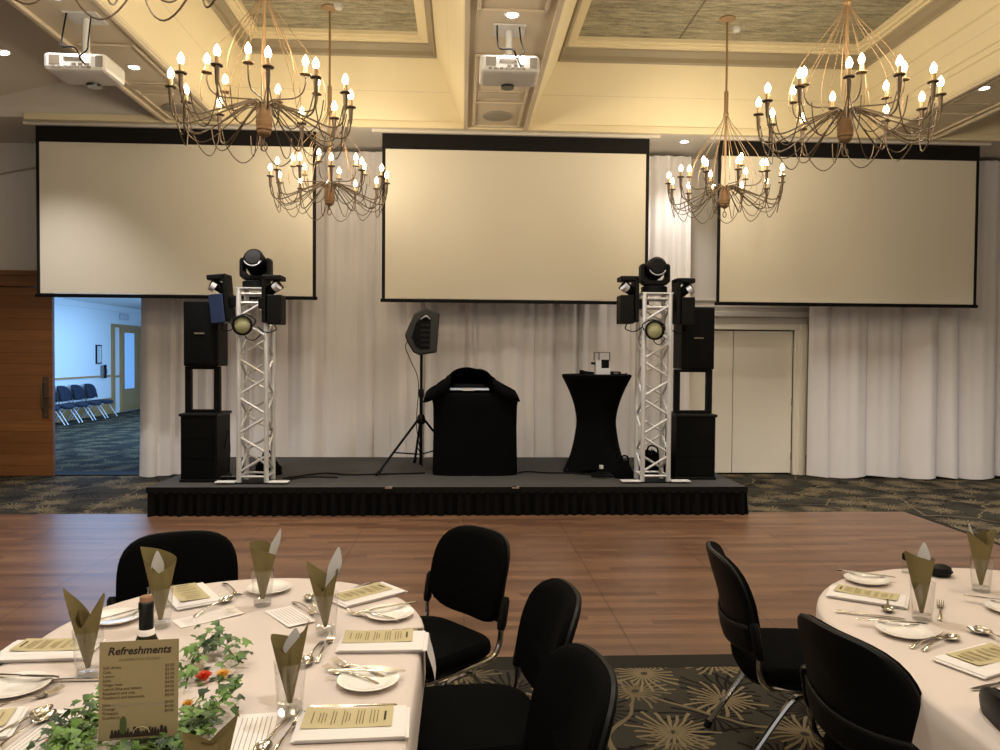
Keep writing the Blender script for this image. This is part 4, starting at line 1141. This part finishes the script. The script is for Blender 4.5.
PL = [('white side plate with knife at the left edge of the left table', (-1.12,1.955)),
      ('white side plate behind the left tumbler, below the far chair', (-1.10,2.46)),
      ('white side plate behind the tumbler at the far end of the left table', (-.69,2.755)),
      ('white side plate at the upper right of the left table', (-.232,2.475)),
      ('white side plate between the two nearer menus on the right side', (-.238,1.965)),
      ('white side plate at the far left of the right table', (1.545,2.805)),
      ('white side plate with a knife above the fork pair on the right table', (1.372,2.268)),
      ('white side plate at the right edge of the right table', (1.86,2.46))]
for l, (x, y) in PL: place('plate', mk_plate, l, x, y, 0, 'white side plates')
kz = .0165
P_('knife', mk_knife, '', [
    ('knife across the plate at the left edge of the left table', (-1.21,2.0),(-1.05,1.985), kz),
    ('knife below the left edge menu, beside the tumbler', (-.99,2.065-.06),(-1.09,2.003)),
    ('knife across the plate behind the left tumbler', (-1.16,2.36),(-1.05,2.50), kz),
    ('knife at the far left rim of the left table', (-1.02,2.53),(-.96,2.62)),
    ('knife across the upper right plate of the left table', (-.33,2.455),(-.15,2.555), kz),
    ('knife across the plate between the two nearer menus', (-.345,2.0),(-.15,1.995), kz),
    ('knife above the menu at the far right corner', (-.425,2.70),(-.36,2.80)),
    ('knife above the middle menu on the right side', (-.135,2.34),(-.30,2.325)),
    ('knife above the nearest menu on the right side', (-.163,1.828),(-.352,1.832)),
    ('knife between the two plates on the right table', (1.262,2.47),(1.443,2.392)),
    ('knife across the far left plate of the right table', (1.485,2.895),(1.645,2.798), kz),
    ('knife across the plate above the fork pair on the right table', (1.27,2.345),(1.46,2.300), kz),
    ('knife at the right edge below the near menu', (1.46,1.92),(1.363,1.888)),
    ('knife across the plate at the right edge of the right table', (1.79,2.56),(1.93,2.48), kz),
    ], 'table knives')
P_('fork', mk_fork, '', [
    ('fork pointing away beside the plate at the left edge', (-1.10,1.83),(-1.03,1.915)),
    ('fork at the left of the far end plate', (-.865,2.82),(-.78,2.69)),
    ('fork beside the tumbler left of the corner menu', (-.56,2.60),(-.47,2.48)),
    ('fork tucked under the upper right plate', (-.20,2.42),(-.37,2.50)),
    ('fork tucked under the plate between the two nearer menus, upper one', (-.20,1.99),(-.345,2.10)),
    ('fork tucked under the plate between the two nearer menus, lower one', (-.20,1.94),(-.37,2.06)),
    ('fork beside the spoon left of the middle menu', (-.395,2.10),(-.385,2.30)),
    ('fork beside the spoon left of the nearest menu', (-.395,1.60),(-.370,1.78)),
    ('fork of the pair below the right table plate', (1.31,2.145),(1.51,2.255)),
    ('fork right of the napkin tumbler on the right table', (1.56,2.38),(1.67,2.55)),
    ], 'table forks')
P_('spoon', mk_spoon, '', [
    ('large spoon lying beside the printed sheet at the lower left', (-1.03,1.66),(-.972,1.845)),
    ('second spoon crossing the large one at the lower left', (-.985,1.64),(-.955,1.81)),
    ('spoon on the sheet in front of the far menu', (-.85,2.50),(-.80,2.64)),
    ('spoon at the left of the tumbler below the corner menu', (-.465,2.48),(-.54,2.69)),
    ('spoon beside the fork left of the middle menu', (-.408,2.25),(-.425,2.06)),
    ('spoon beside the fork left of the nearest menu', (-.40,1.77),(-.425,1.61)),
    ('spoon of the pair below the right table plate', (1.335,2.125),(1.53,2.235)),
    ('spoon above the near menu of the right table', (1.63,2.12),(1.625,2.29)),
    ('spoon crossing the other at the right edge of the right table', (1.66,2.14),(1.60,2.27)),
    ('spoon left of the napkin tumbler on the right table', (1.51,2.60),(1.43,2.46)),
    ], 'dessert spoons')
NT_ = [('printed sheet at the lower left between spoons and ivy', (-.925,1.73), 84),
       ('printed sheet in front of the far napkin', (-.815,2.48), 38),
       ('crumpled white sheet at the middle of the left table', (-.555,2.48), -55),
       ('printed sheet between the lower napkin and the nearest fork', (-.462,1.70), 97)]
for l, (x, y), a in NT_: place('note', mk_note, l, x, y, R(a), 'white printed sheets on the left table', Z0-.0004)

# dark oval case and small cap on the right table
o = thing('sunglasses_case', 'black oval case lying on the right table behind the napkin tumbler', 'case', (1.885,2.88,Z0), .2)
MB().lathe([(.001,0),(.05,.002),(.062,.016),(.055,.034),(.03,.044),(.001,.046)], 28, Matrix.Diagonal((.72,.6,1,1))).build('shell', M['black_plastic'], o)
MB().tube([(.0455*math.cos(a),.0375*math.sin(a),.018) for a in [k*PI/12 for k in range(24)]], .002, 5, True).build('seam_band', M['black_matte'], o)
o = thing('pepper_pot', 'small black topped shaker behind the napkin tumbler on the right table', 'shaker', (1.775,2.93,Z0))
MB().lathe([(.001,0),(.016,0),(.015,.04),(.011,.052)], 16).build('body', M['glass_base'], o); MB().lathe([(.013,.05),(.016,.055),(.015,.075),(.006,.082)], 16).build('cap', M['black_plastic'], o)

# bottle
o = thing('wine_bottle', 'dark green wine bottle with black neck standing behind the refreshments sign', 'bottle', (-.697,1.71,Z0))
MB().lathe([(.001,.004),(.03,.0),(.037,.004),(.0375,.17),(.034,.195),(.022,.218),(.0155,.235)], 32).build('body', M['bottle'], o)
MB().lathe([(.0155,.232),(.0152,.285),(.0162,.286),(.0162,.30),(.013,.303)], 24).build('neck_foil', M['foil'], o)
c = MB().lathe([(.0135,.297),(.0135,.312),(.012,.314)], 20).build('cork', M['cork'], o); c['label'] = 'brown cork'
c = MB().lathe([(.0162,.226),(.0185,.222),(.0162,.242)], 24, cap0=False, cap1=False).build('neck_label', M['paper'], o, solid=.001); c['label'] = 'white neck band'

# refreshments sign
def sign():
    o = thing('refreshments_sign', 'olive refreshments price list card standing in the ivy on the left table', 'sign', (-.672,1.605,Z0), R(6))
    lean = T(0,0,.046)@RX(-.06)
    w, h = .0785, .203
    bd = MB().box(-w,w,0,.002,0,h,lean).build('card', M['sign'], o, smooth=False)
    def txt(s, size, x, z, m, name, bold=0, shear=0, align='LEFT'):
        vs, fs = text_mesh(s, size, bold, shear, align)
        b = MB().add([(vx+x, -.0006, vy+z) for vx, vy, _ in vs], fs, lean)
        return b.build(name, m, bd, smooth=False)
    txt('Refreshments', .0225, 0, h-.027, M['ink'], 'title_lettering', .0006, .25, 'CENTER')
    txt('(available from the bar)', .0085, 0, h-.040, M['ink_soft'], 'subtitle_lettering', .0001, .2, 'CENTER')
    lines = [('Soft drinks','$3.50'),('Cola','$3.50'),('Lemon','$3.50'),('Lime','$3.50'),('Ginger beer','$4.00'),('Lemon lime and bitters','$4.50'),('Raspberry and cola','$4.00'),('Raspberry and lemonade','$4.00'),None,('Juice','$4.00'),('Orange','$4.00'),('Pineapple','$4.00'),('Cranberry','')]
    z = h-.056
    A = MB()
    for L in lines:
        if L:
            vs, fs = text_mesh(L[0], .0082, .00012); A.add([(vx-.071, -.0006, vy+z) for vx, vy, _ in vs], fs, lean)
            if L[1]:
                vs, fs = text_mesh(L[1], .0082, .00012, 0, 'RIGHT'); A.add([(vx+.070, -.0006, vy+z) for vx, vy, _ in vs], fs, lean)
        z -= .0088 if L else .006
    A.build('price_list_lettering', mat('sign_ink', srgb(84,66,38), .8), bd, smooth=False)
    # skyline and cactus along the bottom
    sk = MB(); rnd = random.Random(11); x = -.055
    while x < .05:
        ww = rnd.uniform(.004,.010); hh = rnd.uniform(.004,.014)
        sk.add([(x,-.0007,.008),(x+ww,-.0007,.008),(x+ww*.75,-.0007,.012+hh),(x+ww*.25,-.0007,.012+hh)], [(0,1,2,3)], lean); x += ww*.8
    sk.box(-.056,.052,-.0009,-.0006,.005,.011,lean)
    sk.build('skyline_print', M['ink'], bd, smooth=False)
    ca = MB(); ca.add([(.007*math.cos(a)-.030,-.0008,.030+.019*math.sin(a)) for a in [k*PI/10 for k in range(20)]], [tuple(range(20))], lean)
    for k in range(3): ca.add([(-.030+(-.0045+.0045*k)+.0011*q,-.0010,.030+.015*s) for q, s in ((-1,-1),(1,-1),(1,1),(-1,1))], [(0,1,2,3)], lean)
    ca.build('cactus_print', mat('cactus_green', srgb(70,84,38), .8), bd, smooth=False)
    arc = MB(); arc.tube([tuple(lean@Vector((.006+.016*math.cos(a),-.0008,.012+.013*math.sin(a)))) for a in [k*PI/12 for k in range(13)]], .0007, 4); arc.build('sun_print', M['card'], bd)
    MB().box(-.06,.06,-.025,.03,0,.008).box(-.06,.06,.004,.008,.008,.12).box(-.06,.06,-.008,-.004,.03,.05).build('stand_base', M['glass_base'], o, smooth=False)
sign()

# ivy garlands: stems with lobed leaves
LEAF = [(0,0),(.30,-.18),(.62,-.30),(.52,.06),(.80,.28),(.46,.40),(.30,.72),(.0,1.05)]
def leaf(mb, p, d, up, s, curl, rnd):
    d = d.normalized(); sd = d.cross(up)
    if sd.length < 1e-3: sd = Vector((1,0,0))
    sd.normalize(); nn = sd.cross(d)
    out = LEAF+[(-x, y) for x, y in reversed(LEAF[1:-1])]
    vs = [tuple(p+d*(.35*s))]
    for x, y in out: vs.append(tuple(p+sd*(x*s)+d*(y*s)+nn*(-curl*s*(x*x+.6*(y-.3)**2))))
    n = len(out); mb.add(vs, [(0, i+1, (i+1)%n+1) for i in range(n)])
def ivy(label, pts, nleaf, spread, hgt, seed, size):
    rnd = random.Random(seed); path = smoothpath([(x,y,z) for x,y,z in pts], 8)
    base = Vector((pts[0][0], pts[0][1], Z0))
    o = thing('ivy_garland', label, 'ivy', tuple(base))
    st = MB().tube([p-base for p in path], .0025, 5); lv = MB()
    for k in range(nleaf):
        q = path[int(rnd.random()*(len(path)-1))]
        off = Vector((rnd.gauss(0,spread), rnd.gauss(0,spread), abs(rnd.gauss(0,hgt))))
        p = q+off; p.z = max(p.z, Z0+.006)
        if k % 3 == 0: st.tube([q-base, (q+p)/2-base+Vector((0,0,.008)), p-base], .0012, 4)
        a = rnd.uniform(0,2*PI); d = Vector((math.cos(a), math.sin(a), rnd.uniform(-.2,.7)))
        up = Vector((rnd.uniform(-.6,.6), rnd.uniform(-1.1,.2), 1)).normalized()
        leaf(lv, p-base, d, up, size*rnd.uniform(.6,1.25), rnd.uniform(.1,.35), rnd)
    st.build('stems', M['stem'], o)
    l = lv.build('leaves', M['leaf'], o, smooth=False); l['kind'] = 'stuff'
    return o
ivy('thick green ivy around the foot of the refreshments sign', [(-.86,1.72,Z0+.02),(-.83,1.62,Z0+.03),(-.76,1.54,Z0+.02),(-.67,1.53,Z0+.02),(-.60,1.56,Z0+.03),(-.585,1.66,Z0+.03),(-.60,1.74,Z0+.02)], 420, .030, .013, 4, .0175)
ivy('green ivy strand left of the sign foot beside the printed sheet', [(-.80,1.66,Z0+.01),(-.84,1.72,Z0+.03),(-.82,1.80,Z0+.04),(-.76,1.84,Z0+.03)], 60, .022, .018, 23, .019)
ivy('green ivy sprig right of the sign reaching towards the lower napkin', [(-.62,1.66,Z0+.01),(-.60,1.74,Z0+.02),(-.57,1.80,Z0+.03),(-.53,1.86,Z0+.05)], 70, .022, .014, 13, .019)
ivy('loose green ivy sprig right of the bottle beside the coral rose', [(-.69,1.93,Z0+.01),(-.72,2.05,Z0+.02),(-.73,2.16,Z0+.03),(-.68,2.18,Z0+.03),(-.62,2.10,Z0+.02),(-.585,2.06,Z0+.02)], 60, .022, .018, 8, .023)

def rose(label, x, y, m, s=1, leaf_=True):
    o = thing('rose_head', label, 'flower', (x,y,Z0)); rnd = random.Random(int(abs(x*1000)))
    b = MB()
    for k in range(11):
        a = k*2.4; r = .004+.0013*k; h = .022-.0009*k
        def fn(u, v, a=a, r=r, h=h):
            aa = a+(u-.5)*1.7; rr = r*(.35+.65*v)+.004*v*v
            return (s*rr*math.cos(aa), s*rr*math.sin(aa), s*(.004+h*v-.004*v*v*abs(u-.5)))
        b.grid(fn, 6, 4)
    b.build('petals', m, o, angle=70)
    c = MB()
    for k in range(3):
        a = k*2.1+.4; leaf(c, Vector((s*.014*math.cos(a), s*.014*math.sin(a), .004)), Vector((math.cos(a), math.sin(a), .15)), Vector((0,0,1)), .016*s, .2, rnd)
    c.build('leaves', M['leaf'], o, smooth=False)
rose('coral red rose head lying right of the sign', -.665, 1.99, M['rose_red'], 1.1)
rose('yellow rose head beside the coral rose right of the sign', -.622, 2.01, M['rose_yellow'], .9)
rose('coral red rose head at the lower left beside the printed sheet', -.866, 1.655, M['rose_red'], 1.15)
rose('pale yellow rose head in the ivy below the coral rose', -.655, 1.845, M['rose_yellow'], .7)
rose('white rose head behind the right edge of the sign', -.70, 2.06, M['rose_white'], 1.0)
rose('white rose head in the ivy right of the sign', -.655, 1.72, M['rose_white'], 1.1)
rose('yellow rose head at the lower edge beside the folded napkin', -.545, 1.49, M['rose_yellow'], .9)

# ------------------------------------------------------------------ light
def light(kind, name, loc, energy, color, **k):
    l = bpy.data.lights.new(name, kind); l.energy = energy; l.color = color
    rot = k.pop('rot', None)
    for a, v in k.items(): setattr(l, a, v)
    o = bpy.data.objects.new(name, l); col.objects.link(o); o.location = loc
    if rot: o.rotation_euler = rot
    return o
WARM = (1,.84,.60); DLC = (1,.95,.90)
for x, y, z, _ in CH:
    for k in range(6):
        a = k*PI/3+.3
        light('POINT', 'chandelier_and_fill_light', (x+.50*math.cos(a),y+.50*math.sin(a),z+.26), 10.5, WARM, shadow_soft_size=.05)
for x, y, z, e in ((.375,6.03,H,40),(-3.09,7.36,H,170),(-3.08,5.95,H,40),(5.13,7.33,H,170),(-4.69,8.08,4.6,260)):
    light('SPOT', 'downlight_and_fill_spot', (x,y,z-.05), e, DLC, spot_size=R(95), spot_blend=.8, shadow_soft_size=.06)
light('SPOT', 'downlight_and_fill_spot', (DL[4][0],DL[4][1],DL[4][2]-.03), 75, DLC, spot_size=R(100), spot_blend=.8, shadow_soft_size=.06)
# unseen fill lamps added over and behind the tables, set out like the hall's fittings
for x, y in ((2.70,2.62),(-1.36,-.2),(2.70,-.2)):
    light('POINT', 'chandelier_and_fill_light', (x,y,3.55), 70, WARM, shadow_soft_size=.30)
for x, y in ((.375,3.4),(-3.1,3.4),(5.3,3.4),(.375,.6),(-3.1,.6),(5.3,.6),(.375,-2.5)):
    light('SPOT', 'downlight_and_fill_spot', (x,y,H-.05), 180, DLC, spot_size=R(100), spot_blend=.8, shadow_soft_size=.10)
for x in (-2.4, .9, 4.2, 6.6):  # added fill for screens and curtains, no fittings in the ceiling here
    light('SPOT', 'downlight_and_fill_spot', (x,6.9,H-.04), 300, DLC, spot_size=R(110), spot_blend=.9, shadow_soft_size=.10)
# daylight in the lobby
light('AREA', 'lobby_daylight', (-3.4,17,1.7), 780, (.26,.53,1.0), shape='RECTANGLE', size=8, size_y=2, rot=(0,R(90),0))
light('AREA', 'lobby_daylight', (-6.5,15.5,2.78), 290, (.32,.58,1.0), shape='RECTANGLE', size=3.5, size_y=8, rot=(0,0,0))
w = bpy.data.worlds.new('world'); scene.world = w; w.use_nodes = True
bg = w.node_tree.nodes['Background']; bg.inputs[0].default_value = (1,.98,.96,1); bg.inputs[1].default_value = .42

scene.view_settings.view_transform = 'Standard'
scene.view_settings.look = 'None'
scene.view_settings.exposure = 0
try:
    scene.cycles.use_denoising = True
    scene.cycles.max_bounces = 8; scene.cycles.transparent_max_bounces = 16
    scene.cycles.caustics_reflective = False; scene.cycles.caustics_refractive = False
    scene.cycles.sample_clamp_indirect = 4
except Exception: pass
